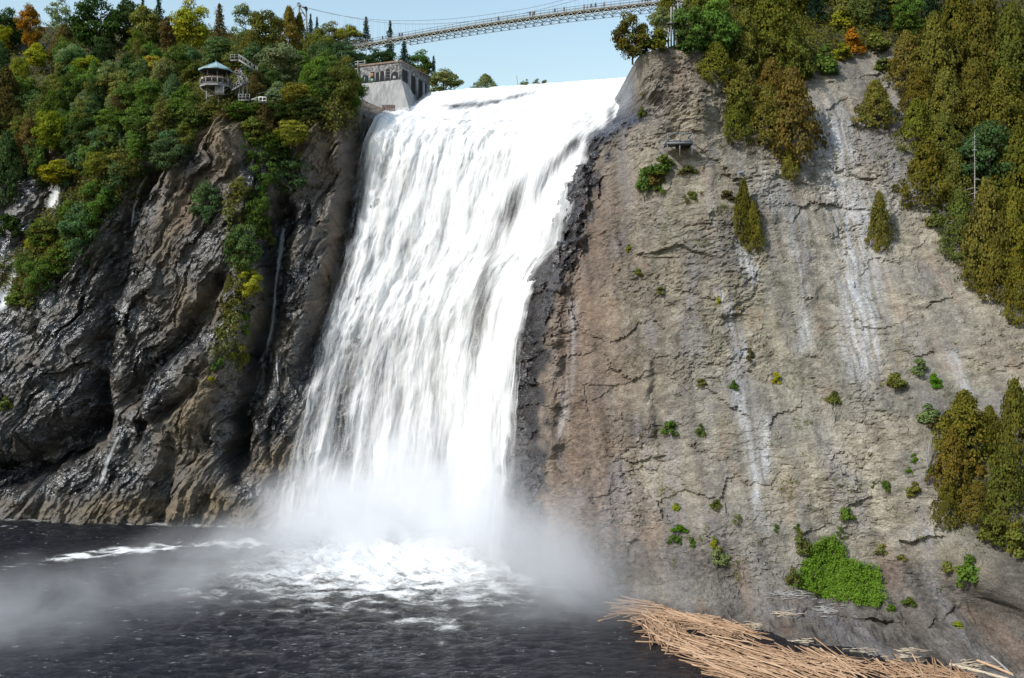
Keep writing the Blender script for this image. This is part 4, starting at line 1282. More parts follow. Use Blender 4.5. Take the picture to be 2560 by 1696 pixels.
    ('bush', 1730, 470, 510, 34, 'olive', "thin green shrub on rock right of and below the lookout thicket"),
    ('bush', 1820, 470, 500, 56, 'brown', "dry brown shrub left of the slim cedar pair"),
    ('bush', 1573, 606, 632, 22, 'lime', "tiny bright tuft on the brown rock beside the slanting crack"),
    ('bush', 1596, 668, 694, 34, 'olive', "olive tuft on the brown rock below the tiny bright tuft"),
    ('bush', 1651, 712, 738, 34, 'olive', "olive tuft on the bedded rock right of the other olive tuft"),
    ('bush', 1797, 738, 768, 22, 'lime', "small bright shrub at the top of the white mineral streak"),
    ('bush', 1610, 222, 240, 30, 'olive', "small tuft high on the pale prow of the right cliff"),
    ('bush', 1606, 262, 300, 28, 'olive', "hanging tuft where the falls meet the right cliff"),
    ('bush', 1676, 1044, 1092, 50, 'green', "green shrub in the dark crack of the open rock face"),
    ('bush', 1755, 942, 966, 40, 'olive', "olive shrub right of the dark crack's upper end"),
    ('bush', 1753, 1052, 1100, 36, 'green', "green shrub right of the dark crack's lower end"),
    ('bush', 1835, 946, 980, 28, 'green', "green shrub on the left of the white mineral streak"),
    ('bush', 1878, 866, 906, 28, 'brown', "brown shrub on the right of the white mineral streak"),
    ('bush', 1942, 924, 962, 36, 'lime', "bright shrub alone on the pale rock right of the white streak"),
    ('bush', 2085, 972, 1012, 54, 'olive', "olive shrub with bare stems in the middle of the right wall"),
    ('bush', 2242, 924, 984, 64, 'olive', "round olive shrub with hanging white stem"),
    ('bush', 2302, 884, 944, 56, 'pale', "grey-green shrub above the bright green one"),
    ('bush', 2340, 926, 972, 42, 'bright', "bright green shrub beside the grey-green one"),
    ('bush', 2322, 1000, 1060, 70, 'pale', "pale grey-green shrub left of the lower cedar thicket"),
    ('bush', 2345, 1036, 1080, 56, 'brown', "rust-brown shrub at the left edge of the lower cedar thicket"),
    ('bush', 2408, 984, 1022, 50, 'olive', "olive shrub on top of the lower cedar thicket"),
    ('bush', 2288, 1130, 1156, 28, 'bright', "small bright shrub left of the lower thicket, upper one"),
    ('bush', 2278, 1162, 1190, 28, 'bright', "small bright shrub left of the lower thicket, lower one"),
    ('bush', 2332, 1160, 1192, 34, 'green', "small green shrub touching the lower thicket's left side"),
    ('bush', 2216, 1196, 1232, 34, 'green', "dark green round shrub on the rock left of the lower thicket"),
    ('bush', 2186, 1200, 1222, 22, 'green', "tiny dark shrub left of the dark green round shrub"),
    ('bush', 2292, 1198, 1246, 52, 'olive', "olive shrub right of the dark green round shrub"),
    ('bush', 2118, 1262, 1314, 46, 'green', "green shrub above the bright green creeper patch, on its right"),
    ('bush', 2104, 1312, 1340, 28, 'green', "small green tuft between green shrub and creeper patch"),
    ('bush', 2006, 1318, 1390, 50, 'olive', "leafy olive climber on the upper left of the creeper patch"),
    ('bush', 1996, 1306, 1334, 30, 'green', "small green tuft on top of the olive climber"),
    ('bush', 1984, 1410, 1476, 44, 'olive', "leafy olive climber at the lower left of the creeper patch"),
    ('bush', 1942, 1306, 1332, 22, 'green', "small tuft on the grey rock left of the olive climber"),
    ('bush', 1800, 1360, 1412, 60, 'pale', "pale grassy shrub above the rock shelf, on the left"),
    ('bush', 1785, 1334, 1372, 24, 'lime', "bright tuft on top of the pale grassy shrub"),
    ('bush', 1700, 1310, 1334, 56, 'bright', "bright green shrub low on the wall, upper one"),
    ('bush', 1688, 1334, 1362, 42, 'green', "green shrub low on the wall, just below the bright one"),
    ('bush', 1732, 1340, 1368, 26, 'green', "small shrub right of the two low green shrubs"),
    ('bush', 1690, 1254, 1276, 30, 'lime', "small yellow-green tuft above the low bright shrub"),
    ('bush', 1790, 1246, 1276, 40, 'olive', "thin shrub on the grey rock above the pale grassy shrub"),
    ('bush', 1848, 1280, 1312, 40, 'pale', "pale dry shrub right of the thin one on the grey rock"),
    ('bush', 2206, 1356, 1386, 44, 'olive', "dark olive shrub under the long undercut ledge"),
    ('bush', 2258, 1384, 1402, 44, 'olive', "low shrub on rock right of the creeper patch"),
    ('bush', 2276, 1490, 1520, 44, 'green', "green shrub on the shelf's back wall right of the creeper patch"),
    ('bush', 2230, 1508, 1532, 26, 'bright', "bright tuft at the lower right of the creeper patch"),
    ('bush', 2400, 1556, 1566, 50, 'lime', "thin strip of yellow-green moss plants on the lower shelf"),
    # --- thicket at the lower right
    ('cedar', 2414, 980, 1140, 104, 'cedar', "main olive cedar on top of the lower right thicket"),
    ('cedar', 2476, 1016, 1100, 52, 'cedar', "small cedar right of the main cedar of the lower thicket"),
    ('cedar', 2384, 1070, 1236, 76, 'rust', "rusty cedar at the left side of the lower right thicket"),
    ('bush', 2434, 1112, 1206, 76, 'rust', "rusty leafy shrub in the middle of the lower thicket"),
    ('bush', 2492, 1076, 1150, 60, 'green', "green shrub in the shade of the lower thicket"),
    ('cedar', 2376, 1190, 1318, 60, 'cedar', "lowest left cedar of the lower right thicket"),
    ('cedar', 2446, 1206, 1306, 72, 'rust', "rust-orange cedar in the lower middle of the thicket"),
    ('cedar', 2540, 950, 1210, 90, 'cedar', "tall cedar at the right edge above the lower thicket"),
    ('cedar', 2520, 1120, 1330, 90, 'cedar', "big olive cedar at the right edge of the lower thicket"),
    ('bush', 2490, 1270, 1368, 100, 'cedar', "spreading olive cedar shrub at the foot of the lower thicket"),
    ('bush', 2548, 1290, 1400, 90, 'cedar', "olive cedar shrub at the right edge, foot of the thicket"),
    ('bush', 2424, 1376, 1456, 90, 'green', "dark green shrub below the foot of the lower thicket"),
    ('bush', 2376, 1400, 1440, 50, 'olive', "low olive shrub left of the dark green shrub"),
    ('bush', 2410, 1440, 1470, 40, 'green', "small green shrub below the dark green one"),
]
for row in TREES:
    kind, px, top, base, w, tone, lab = row[:7]
    grp = row[7] if len(row) > 7 else None
    dep = row[8] if len(row) > 8 else None
    plant(kind, px, top, base, w, tone, lab, grp, dep)

# more trees of the wood, told apart only by tint and neighbourhood
TINT = {'green': 'green', 'dark': 'deep green', 'olive': 'olive', 'brown': 'brownish', 'bluegreen': 'blue-green', 'cedar': 'golden-olive', 'pale': 'light green'}


def zone(v, cuts, names):
    return names[sum(v > c for c in cuts)]


fill = random.Random(21)
for k in range(52):
    px = fill.uniform(-20, 470); py = fill.uniform(150, 330)
    if abs(px - 95) < 60 and py < 260: continue
    kind = fill.choice(['broadleaf', 'broadleaf', 'broadleaf', 'cedar'])
    tn = fill.choice(['green', 'dark', 'olive', 'green', 'olive', 'bluegreen', 'pale'])
    plant(kind, px, py - fill.uniform(60, 95), py + 22, fill.uniform(46, 80), tn,
          "%s %s among others on the %s wooded hill, %s" % (TINT[tn], 'cedar' if kind == 'cedar' else 'leafy tree', zone(py, (210, 270), ('upper', 'middle', 'lower')), zone(px, (150, 310), ('near the edge', 'mid slope', 'near the hut'))),
          "trees massed on the wooded hill")
for k in range(46):
    px = fill.uniform(-20, 450); py = fill.uniform(330, 520)
    if py > 600 - 0.62 * px: continue
    kind = fill.choice(['broadleaf', 'broadleaf', 'bush'])
    tn = fill.choice(['green', 'dark', 'olive', 'green', 'bluegreen'])
    plant(kind, px, py - fill.uniform(50, 85), py + 16, fill.uniform(50, 84), tn,
          "%s %s on the steep bank, %s" % (TINT[tn], 'low shrub' if kind == 'bush' else 'shrub tree', zone(px, (100, 220), ('beside the white cascades', 'above its middle', 'at its upper right end'))),
          "shrub trees massed on the steep bank")
for px, py in ((345, 400), (372, 372), (398, 345), (430, 372), (455, 330), (470, 370), (415, 405), (385, 420), (340, 440), (450, 300), (500, 330), (520, 300), (300, 470), (275, 520), (235, 500), (215, 600), (170, 560), (110, 610), (130, 680), (60, 690), (650, 300), (690, 300), (720, 330), (640, 350), (690, 400), (700, 450), (620, 400), (760, 300)):
    tn = fill.choice(['green', 'olive', 'green', 'bluegreen', 'dark'])
    plant('broadleaf', px, py - fill.uniform(50, 75), py + 14, fill.uniform(50, 78), tn,
          "%s bushy tree %s" % (TINT[tn], zone(px, (240, 330, 560), ('low on the green bank left of the dark rock', 'where the green bank meets the dark gully', 'on the slope below and left of the hut', 'in the leafy hollow between hut and rock knob'))),
          "shrub trees massed on the green banks")
for k in range(16):
    px = fill.uniform(590, 860); py = fill.uniform(150, 250)
    tn = fill.choice(['green', 'dark', 'olive', 'bluegreen'])
    plant('broadleaf', px, py - fill.uniform(55, 85), py + 16, fill.uniform(50, 80), tn,
          "%s leafy tree among others %s" % (TINT[tn], zone(px, (690, 780), ('just right of the stairs', 'below the bridge tower', 'left of the power house'))), "trees massed between hut and power house")
for k in range(22):
    px = fill.uniform(1740, 2240); py = fill.uniform(-30, 55)
    kind = fill.choice(['cedar', 'cedar', 'spruce'])
    tn = fill.choice(['cedar', 'dark', 'olive'])
    plant(kind, px, py - fill.uniform(80, 130), py + 10, fill.uniform(60, 90), tn,
          "%s %s among others along the top edge, %s" % (TINT[tn], kind, zone(px, (1900, 2080), ('right of the timber posts', 'behind the tallest top cedar', 'around the scree chute'))), "conifers massed on the right cliff top")

# grey dead trees
def dead_tree(px, top, base, wpx, label):
    p, n = hit(px, base)
    H = (base - top) / F * p.y; Wd = wpx / F * p.y
    e = link("dead_tree", None, label=label, cat="dead tree", loc=(p.x, p.y - 2.2, p.z))
    paths = [([np.array([0, 0, -0.2]), np.array([0.03, 0, H * .5]), np.array([0, 0.05, H])], [0.11, 0.08, 0.03])]
    link("trunk", tube_mesh("trunk", paths), parent=e, mat=DEADWOOD)
    br = []
    for i in range(46):
        h = H * (0.12 + 0.84 * rs.rand()); th = rs.rand() * 6.28; L = Wd * .5 * (1.1 - h / H) * (0.6 + .6 * rs.rand())
        q = np.array([0.02, 0, h]); d = np.array([np.cos(th) * L, np.sin(th) * L, -0.25 * L])
        br.append(([q, q + d * .5 + np.array([0, 0, .06]), q + d], [0.05, 0.035, 0.012]))
    link("branches", tube_mesh("branches", br, 4), parent=e, mat=DEADWOOD)
    return e


dead_tree(2421, 335, 560, 62, "grey dead spruce standing bare in front of the right cedar mass")
for k, (px, top, base, w, lab) in enumerate([(2320, 222, 256, 60, "bleached bare branches in the upper left of the cedar mass"), (2312, 1064, 1170, 30, "bleached fallen stem on the rock left of the lower thicket"),
                                             (2076, 1000, 1050, 30, "bare whitish stems under the olive shrub in the middle of the right wall")]):
    p, n = hit(px, base)
    H = (base - top) / F * p.y; Wd = w / F * p.y
    e = link("bare_branch", None, label=lab, cat="dead branch", loc=(p.x, p.y - 0.9, p.z))
    br = []
    for i in range(7):
        x1 = (rs.rand() - .5) * Wd
        br.append(([np.array([0, 0, 0]), np.array([x1 * .4, -.1, H * (.3 + .3 * rs.rand())]), np.array([x1, 0, H * (.6 + .4 * rs.rand())])], [0.07, 0.05, 0.02]))
    link("stems", tube_mesh("stems", br, 5), parent=e, mat=DEADWOOD)

# low growth on the earthy slopes: nobody could count it
def ground_cover(name, mask, n, size, tones, lift, label, seed):
    r = np.random.RandomState(seed)
    idx = np.flatnonzero(mask.ravel())
    pk = r.choice(idx, n)
    k = 9
    c = np.stack([X.ravel()[pk], Y.ravel()[pk], Z.ravel()[pk]], -1)
    c[:, 1] -= r.rand(n) * lift
    c[:, 2] += r.rand(n) * lift
    i = np.repeat(np.arange(n), k)
    p = c[i] + r.normal(size=(n * k, 3)) * size * 1.3
    nr = unit(n * k) + np.array([0, -0.4, 0.6]); nr /= np.linalg.norm(nr, axis=1)[:, None]
    vv, ff = leaf_quads(p, nr, size * (0.7 + 0.6 * r.rand(n * k)), 1.5)
    me = mesh_from(name, vv, ff)
    add_attr(me, "v", np.repeat(np.clip(r.rand(n)[i], 0, 1), 4)); add_attr(me, "w", np.repeat(np.clip(r.rand(n)[i] * .7 + .3 * r.rand(n * k), 0, 1), 4))
    o = link(name, me, mat=LEAF, kind="stuff", label=label, cat="undergrowth")
    o.color = PALETTE[tones] + (1,)
    return o


inframe = (PX > -160) & (PX < 2800) & (PY > -30) & keep
ground_cover("undergrowth", inframe & (soil > 0.55) & (PX < 960), 5800, 0.36, 'olive', 1.6, "low green undergrowth covering the earthy left slope", 3)
ground_cover("undergrowth", inframe & (soil > 0.55) & (PX < 960), 2600, 0.36, 'brown', 1.4, "low brown undergrowth covering the earthy left slope", 4)
ground_cover("undergrowth", inframe & (soil > 0.6) & (PX > 1590), 5600, 0.32, 'cedar', 1.3, "low olive undergrowth under the right-hand cedars", 5)
tuft = (fbm(X * 0.35, Z * 0.35, 3, 401) > 0.55) & inframe & (PX > 1560) & (PY > 250) & (PY < 1480) & (wet_f < 0.2)
ground_cover("moss", tuft, 900, 0.15, 'olive', 0.15, "thin moss and weeds in the cracks of the right-hand rock", 6)

# bright green creeper
poly = [(2078, 1348), (2098, 1366), (2108, 1400), (2140, 1418), (2190, 1432), (2196, 1470), (2206, 1516), (2160, 1512), (2110, 1502), (2050, 1488), (1994, 1470), (1980, 1452), (2006, 1432), (2020, 1395), (2036, 1362)]


def inside(px, py, poly):
    c = False
    for i in range(len(poly)):
        (x1, y1), (x2, y2) = poly[i], poly[i - 1]
        if (y1 > py) != (y2 > py) and px < (x2 - x1) * (py - y1) / (y2 - y1) + x1:
            c = not c
    return c


pts = []
cr_ = random.Random(9)
while len(pts) < 2600:
    x_, y_ = cr_.uniform(1965, 2215), cr_.uniform(1340, 1525)
    if inside(x_ + cr_.gauss(0, 7), y_ + cr_.gauss(0, 6), poly) and (perlin(np.array([x_ * .06]), np.array([y_ * .06]), 3)[0] > -0.22 or cr_.random() < .25):
        pts.append(hit(x_, y_)[0])
c = np.array([tuple(p) for p in pts])
mound = 0.25 + 1.0 * np.clip(fbm(c[:, 0] * 0.9, c[:, 2] * 0.9, 3, 421) + .5, 0, 1.2)
k = 8
i = np.repeat(np.arange(len(c)), k)
c[:, 1] -= mound * 0.7; c[:, 2] += mound * 0.5
p = c[i] + rs.normal(size=(len(i), 3)) * 0.17
nr = unit(len(i)) * 0.8 + np.array([-.1, -0.5, 0.8]); nr /= np.linalg.norm(nr, axis=1)[:, None]
me = foliage("creeper", p, nr, 0.15 + 0.10 * rs.rand(len(i)), rs.rand(len(i)) * .5, np.clip(rs.rand(len(c))[i] * .6 + .4 * rs.rand(len(i)), 0, 1), 1.2)
o = link("creeper", me, kind="stuff", label="bright green creeper patch spread over the rock above the shelf", cat="creeper")
o.color = (0.118, 0.205, 0.024, 1)
# ------------------------------------------------------------------ built things
GREYWOOD = simple_mat("weathered_timber", (0.235, 0.23, 0.225), 0.85, 0.3, 4.0, 0.2)
DARKWOOD = simple_mat("dark_timber", (0.075, 0.06, 0.05), 0.85, 0.3, 4.0, 0.2)
WHITEWOOD = simple_mat("white_painted_timber", (0.62, 0.62, 0.58), 0.7, 0.15, 3.0, 0.3)
COPPER = simple_mat("verdigris_copper", (0.23, 0.33, 0.35), 0.55, 0.25, 1.5, 0.4)
STEEL = simple_mat("pale_green_steel", (0.34, 0.35, 0.32), 0.6, 0.15, 2.0, 0.4)
DARKSTEEL = simple_mat("grey_steel", (0.13, 0.145, 0.16), 0.55, 0.2, 2.0, 0.4)
DECKWOOD = simple_mat("deck_timber", (0.155, 0.13, 0.085), 0.85, 0.3, 3.0, 0.2)
mpm = Mat("rail_mesh")
mpd = mpm.node("BsdfDiffuse", ins={0: (0.30, 0.32, 0.34, 1)})
mpt = mpm.node("BsdfTransparent")
mpx = mpm.node("MixShader", ins={0: mpm.math('ADD', 0.26, mpm.math('MULTIPLY', mpm.noise(mpm.obj_coord(), 1.2, 2), 0.12)), 1: mpt.outputs[0], 2: mpd.outputs[0]})
mpm.t.links.new(mpx.outputs[0], mpm.out.inputs[0])
MESHPANEL = mpm.m
CONCRETE = None
cm = Mat("weathered_concrete")
cp = cm.obj_coord()
cstain = cm.noise(cm.mapping(cp, (1.2, 1.2, 0.12)), 1.0, 5, 0.6)
cfine = cm.noise(cp, 2.5, 5, 0.65)
cc = cm.mix(cm.maprange(cstain, 0.35, 0.7), (0.34, 0.34, 0.33), (0.20, 0.20, 0.205))
cc = cm.mix(cm.math('MULTIPLY', cm.maprange(cfine, 0.5, 0.75), 0.4), cc, (0.5, 0.49, 0.46))
cm.principled(cc, 0.9, cm.bump(cfine, 0.3, 0.05), 0.2)
CONCRETE = cm.m
sm = Mat("old_masonry")
sp = sm.obj_coord()
sv_ = sm.node("TexVoronoi", feature='F1', ins={'Vector': sm.mapping(sp, (1.4, 1.4, 2.4)), 'Scale': 1.2})
sn_ = sm.noise(sp, 1.6, 6, 0.7)
sc_ = sm.mix(sm.maprange(sn_, 0.38, 0.62), (0.060, 0.060, 0.065), (0.26, 0.25, 0.24))
sc_ = sm.mix(0.35, sc_, sv_.outputs['Color'], 'OVERLAY')
hs = sm.node("HueSaturation", ins={'Saturation': 0.12, 'Color': sc_})
sm.principled(hs.outputs[0], 0.92, sm.bump(sv_.outputs['Distance'], 0.5, 0.08), 0.2)
MASONRY = sm.m
VOID_SHADE = simple_mat("painted_opening_shade", (0.012, 0.013, 0.016), 0.8, 0.2, 2.0, 0.3)  # near-black colour stands in for the shade inside windows and door
BOARD = simple_mat("faded_boards", (0.30, 0.15, 0.06), 0.85, 0.4, 4.0, 0.2)
RUSTY = simple_mat("rusted_plates", (0.11, 0.075, 0.065), 0.8, 0.4, 3.0, 0.2)
GREENPAINT = simple_mat("faded_green_paint", (0.16, 0.27, 0.22), 0.7, 0.2, 3.0, 0.3)

V3 = lambda *a: Vector(a)


def beam_mesh(p, q, w, h=None, up=Vector((0, 0, 1))):
    """a squared bar from p to q"""
    p = Vector(p); q = Vector(q); h = h or w
    t = (q - p).normalized()
    a = t.cross(up)
    if a.length < 1e-4:
        a = t.cross(Vector((0, 1, 0)))
    a.normalize(); b = a.cross(t).normalized()
    v = []
    for base in (p, q):
        for sx, sy in ((-1, -1), (1, -1), (1, 1), (-1, 1)):
            v.append(tuple(base + a * (sx * w / 2) + b * (sy * h / 2)))
    f = [(3, 2, 1, 0), (4, 5, 6, 7), (0, 1, 5, 4), (1, 2, 6, 5), (2, 3, 7, 6), (3, 0, 4, 7)]
    return mesh_from("bar", np.array(v), np.array(f))


def bar(name, p, q, w, mat, parent, h=None, **kw):
    me = beam_mesh(p, q, w, h)
    me.name = name
    return link(name, me, parent=parent, mat=mat, **kw)


def poly_mesh(name, verts, faces):
    me = bpy.data.meshes.new(name)
    me.from_pydata([tuple(v) for v in verts], [], faces)
    me.update()
    return me


def prism(name, base, top):
    """closed solid between two equal polygons"""
    n = len(base)
    return poly_mesh(name, list(base) + list(top), [tuple(range(n))[::-1], tuple(range(n, 2 * n))] + [(i, (i + 1) % n, n + (i + 1) % n, n + i) for i in range(n)])


def wire(name, pts, r, mat, parent=None, sides=5, **kw):
    return link(name, tube_mesh(name, [(pts, [r] * len(pts))], sides), parent=parent, mat=mat, **kw)


# --- suspension footbridge behind the falls
BA, BB = np.array([-57.6, 305.0]), np.array([37.9, 248.0])
deck_px = [780, 810, 880, 960, 1010, 1080, 1180, 1280, 1380, 1500, 1600, 1650, 1720]
deck_py = [141, 135, 120, 105, 97, 84.5, 66.5, 51.5, 39.5, 24.5, 13, 7.5, 0]


def bridge_plan(px):
    k = (px - CX) / F
    t = (k * BA[1] - BA[0]) / ((BB[0] - BA[0]) - k * (BB[1] - BA[1]))
    return BA + t * (BB - BA)


_s = np.array([bridge_plan(p) for p in deck_px])
_len = np.linalg.norm(_s - BA, axis=1) * np.sign((_s - BA) @ (BB - BA))
_dz = np.array([CZ + (CY - py) / F * y for py, y in zip(deck_py, _s[:, 1])])
_pf = np.polyfit(_len, _dz, 2)
bdir = (BB - BA) / np.linalg.norm(BB - BA); bnor = np.array([bdir[1], -bdir[0]])
if bnor[1] > 0:
    bnor = -bnor                                        # towards the viewer


def bp(s, side=0.0, dz=0.0):
    q = BA + bdir * s + bnor * side
    return Vector((q[0], q[1], np.polyval(_pf, s) + dz))


def s_of(px):
    return float(np.dot(bridge_plan(px) - BA, bdir))


bridge = link("footbridge", None, label="long steel suspension footbridge crossing the sky above the falls", cat="bridge", loc=tuple(bp(0, 0, -1.2)))
b0 = bridge.location.copy()
bridge_parts = []


def bbar(name, p, q, w, mat, h=None, parent=None):
    off = b0
    o = bar(name, p - off, q - off, w, mat, parent or bridge, h)
    return o


S0, S1 = s_of(806), s_of(1722)
NP = 46
ss = np.linspace(S0, S1, NP + 1)
HW = 1.0
v, f = [], []
for s in ss:
    for sd, dz in ((HW + .12, 0), (-HW - .12, 0), (-HW - .12, -.16), (HW + .12, -.16)):
        v.append(bp(s, sd, dz) - b0)
for i in range(NP):
    for a in range(4):
        b = (a + 1) % 4
        f.append((i * 4 + a, i * 4 + b, i * 4 + 4 + b, i * 4 + 4 + a))
link("deck", poly_mesh("deck", v, f), parent=bridge, mat=DECKWOOD)
for side in (HW, -HW):
    for nm, dz, w, mt in (("top_chord", -.24, .13, STEEL), ("bottom_chord", -1.15, .15, STEEL), ("handrail", 1.25, .13, DARKSTEEL), ("middle_rail", 0.72, .07, DARKSTEEL)):
        wire(nm, [np.array(bp(s, side, dz) - b0) for s in ss], w / 2, mt, bridge, 5)
    pv_, pf_ = [], []
    for s in ss:
        pv_ += [bp(s, side, 0.08) - b0, bp(s, side, 0.48) - b0, bp(s, side - .02, 0.48) - b0, bp(s, side - .02, 0.08) - b0]
    for i in range(NP):
        for a in range(4):
            b = (a + 1) % 4
            pf_.append((i * 4 + a, i * 4 + b, i * 4 + 4 + b, i * 4 + 4 + a))
    link("rail_panel", poly_mesh("rail_panel", pv_, pf_), parent=bridge, mat=MESHPANEL)
    for i in range(NP):
        mid = (ss[i] + ss[i + 1]) / 2
        bbar("diagonal", bp(ss[i], side, -1.15), bp(mid, side, -.26), .13, STEEL)
        bbar("diagonal", bp(mid, side, -.26), bp(ss[i + 1], side, -1.15), .13, STEEL)
        bbar("truss_post", bp(ss[i], side, -.22), bp(ss[i], side, -1.13), .07, STEEL)
        bbar("rail_post", bp(ss[i], side, -.1), bp(ss[i], side, 1.28), .11, DARKSTEEL)
SK = s_of(1015)
keel = [s for s in ss if s >= SK]
wire("keel_chord", [np.array(bp(s, 0, -2.35) - b0) for s in keel], .085, DARKSTEEL, bridge, 5)
for s in keel:
    bbar("keel_post", bp(s, 0, -1.1), bp(s, 0, -2.35), .11, DARKSTEEL)
    for side in (HW, -HW):
        bbar("keel_strut", bp(s, 0, -2.33), bp(s + 1.0, side, -1.16), .09, DARKSTEEL)
        bbar("keel_strut", bp(s, 0, -2.33), bp(s - 1.0, side, -1.16), .09, DARKSTEEL)
    bbar("cross_beam", bp(s, HW, -1.15), bp(s, -HW, -1.15), .12, DARKSTEEL)
# carrying cables and hangers
cab = {1: ([748, 765, 897, 990, 1080, 1150, 1220, 1300, 1360, 1450, 1540, 1640], [13, 18, 48, 60, 61, 57, 50, 37, 24, 0, -27, -62]),
       -1: ([766, 800, 850, 930, 1000, 1100, 1180, 1300, 1360, 1404, 1500, 1600], [22, 31, 41, 50, 53, 50, 42, 24, 12, 0, -28, -62])}
for sd, (cxp, cyp) in cab.items():
    pz = []
    for a in np.linspace(cxp[0], cxp[-1], 60):
        q = bridge_plan(a) + bnor * 1.15 * sd
        d = q[1]
        y = np.interp(a, cxp, cyp)
        pz.append((q[0], q[1], CZ + (CY - y) / F * d))
    pz = np.array(pz)
    for _ in range(6):
        pz[1:-1] = 0.25 * pz[:-2] + .5 * pz[1:-1] + .25 * pz[2:]
    wire("carrying_cable", pz - np.array(b0), .055, DARKSTEEL, bridge, 5)
    sl = (pz[:, :2] - BA) @ bdir
    for s in ss[1:-1]:
        zc = np.interp(s, sl, pz[:, 2])
        top = bp(s, 1.1 * sd); top.z = zc
        low = bp(s, 1.1 * sd, 1.2)
        if zc > low.z + 0.3:
            bbar("hanger", low, top, .03, DARKSTEEL)
# the tower at its left end, on a masonry pier
tw = link("bridge_tower", None, label="grey steel lattice tower carrying the cables at the bridge's left end", cat="tower", loc=tuple(world_at(757, 118, 308)))
t0 = Vector(tw.location)
TP = lambda px, py, d=308.0: Vector(world_at(px, py, d)) - t0
bar("leg", TP(747, 122), TP(748, 11), .45, DARKSTEEL, tw)
bar("leg", TP(768, 118, 306), TP(765.5, 20, 306), .45, DARKSTEEL, tw)
bar("top_beam", TP(748, 14), TP(766, 22, 306), .5, DARKSTEEL, tw)
for a, b in (((749, 17), (766, 46)), ((766, 46), (748, 62)), ((748, 55), (767, 80)), ((767, 80), (748, 98)), ((748, 34), (758, 32))):
    bar("brace", TP(*a), TP(*b, 306.5), .26, DARKSTEEL, tw)
for px, py in ((748, 12), (765, 22)):
    c = TP(px, py, 305.5)
    link("cable_saddle", tube_mesh("cable_saddle", [([np.array(c + Vector((0, -.5, 0))), np.array(c + Vector((0, .5, 0)))], [.55, .55])], 8), parent=tw, mat=DARKSTEEL)
wire("stay_cable", [np.array(TP(748, 12)), np.array(TP(728, 27, 312)), np.array(TP(700, 52, 318))], .06, DARKSTEEL, tw)
pier = link("masonry_pier", None, label="square grey masonry pier with flat cap below the bridge tower", cat="pier", loc=tuple(world_at(783, 130, 305)))
p0 = Vector(pier.location)
PPt = lambda px, py, d: Vector(world_at(px, py, d)) - p0
wv = [PPt(769, 140, 304), PPt(787, 140, 302), PPt(796, 140, 306), PPt(778, 140, 308)]
zt = PPt(787, 88, 302).z
link("shaft", prism("shaft", wv, [Vector((a.x, a.y, zt)) for a in wv]), parent=pier, mat=MASONRY)
cen = sum(wv, Vector()) / 4
cp_ = [cen + (a - cen) * 1.14 for a in wv]
link("cap", prism("cap", [Vector((a.x, a.y, zt + .004)) for a in cp_], [Vector((a.x, a.y, zt + .75)) for a in cp_]), parent=pier, mat=MASONRY)

# --- old power house
ph = link("power_house", None, label="ruined flat-roofed masonry power house on a battered concrete base beside the falls", cat="building", loc=(-25.6, 230, 97.5))
h0 = Vector(ph.location)
A_, B_, C_ = Vector((-36.05, 234.4, 0)), Vector((-25.6, 230.0, 0)), Vector((-20.25, 244.8, 0))
D_ = A_ + C_ - B_
ZB, ZT = 97.5, 101.55
at = lambda p, z: Vector((p.x, p.y, z)) - h0
link("wall", prism("wall", [at(p, 90) for p in (A_, B_, C_, D_)], [at(p, ZT) for p in (A_, B_, C_, D_)]), parent=ph, mat=MASONRY)
cen = (A_ + C_) / 2
ex = [cen + (p - cen) * 1.03 for p in (A_, B_, C_, D_)]
link("roof", prism("roof", [at(p, ZT + .004) for p in ex], [at(p, ZT + .38) for p in ex]), parent=ph, mat=simple_mat("roof_edge", (0.22, 0.16, 0.13), 0.85, 0.3, 2.0))
fdir = (B_ - A_).normalized(); fn = Vector((fdir.y, -fdir.x, 0))
if fn.y > 0: fn = -fn
rdir = (C_ - B_).normalized(); rn_ = Vector((rdir.y, -rdir.x, 0))
if rn_.x < 0: rn_ = -rn_
FLn = (B_ - A_).length; RLn = (C_ - B_).length


def opening(name, face, u0, u1, z0, z1, mat, arch=0.0, proud=0.03, framed=True, parent=None):
    """an opening on a wall: panel painted dark for the shade inside, with side frames"""
    d, n, o = (fdir, fn, A_) if face == 'f' else (rdir, rn_, B_)
    pts = []
    pts.append((u0, z0)); pts.append((u1, z0))
    if arch:
        pts.append((u1, z1 - arch))
        for k in range(1, 8):
            a = math.pi * k / 8
            pts.append(((u0 + u1) / 2 + (u1 - u0) / 2 * math.cos(a), z1 - arch + arch * math.sin(a)))
        pts.append((u0, z1 - arch))
    else:
        pts.append((u1, z1)); pts.append((u0, z1))
    P3 = lambda u, z, k: at(o + d * u + n * k, z)
    e = link(name, prism(name, [P3(u, z, -.15) for u, z in pts], [P3(u, z, proud) for u, z in pts]), parent=parent or ph, mat=mat)
    if framed:
        link("frame", beam_mesh(P3(u0 - .1, z0, proud + .02), P3(u0 - .1, z1 - arch * .6, proud + .02), .16), parent=e, mat=CONCRETE)
        link("frame", beam_mesh(P3(u1 + .1, z0, proud + .02), P3(u1 + .1, z1 - arch * .6, proud + .02), .16), parent=e, mat=CONCRETE)
    return e


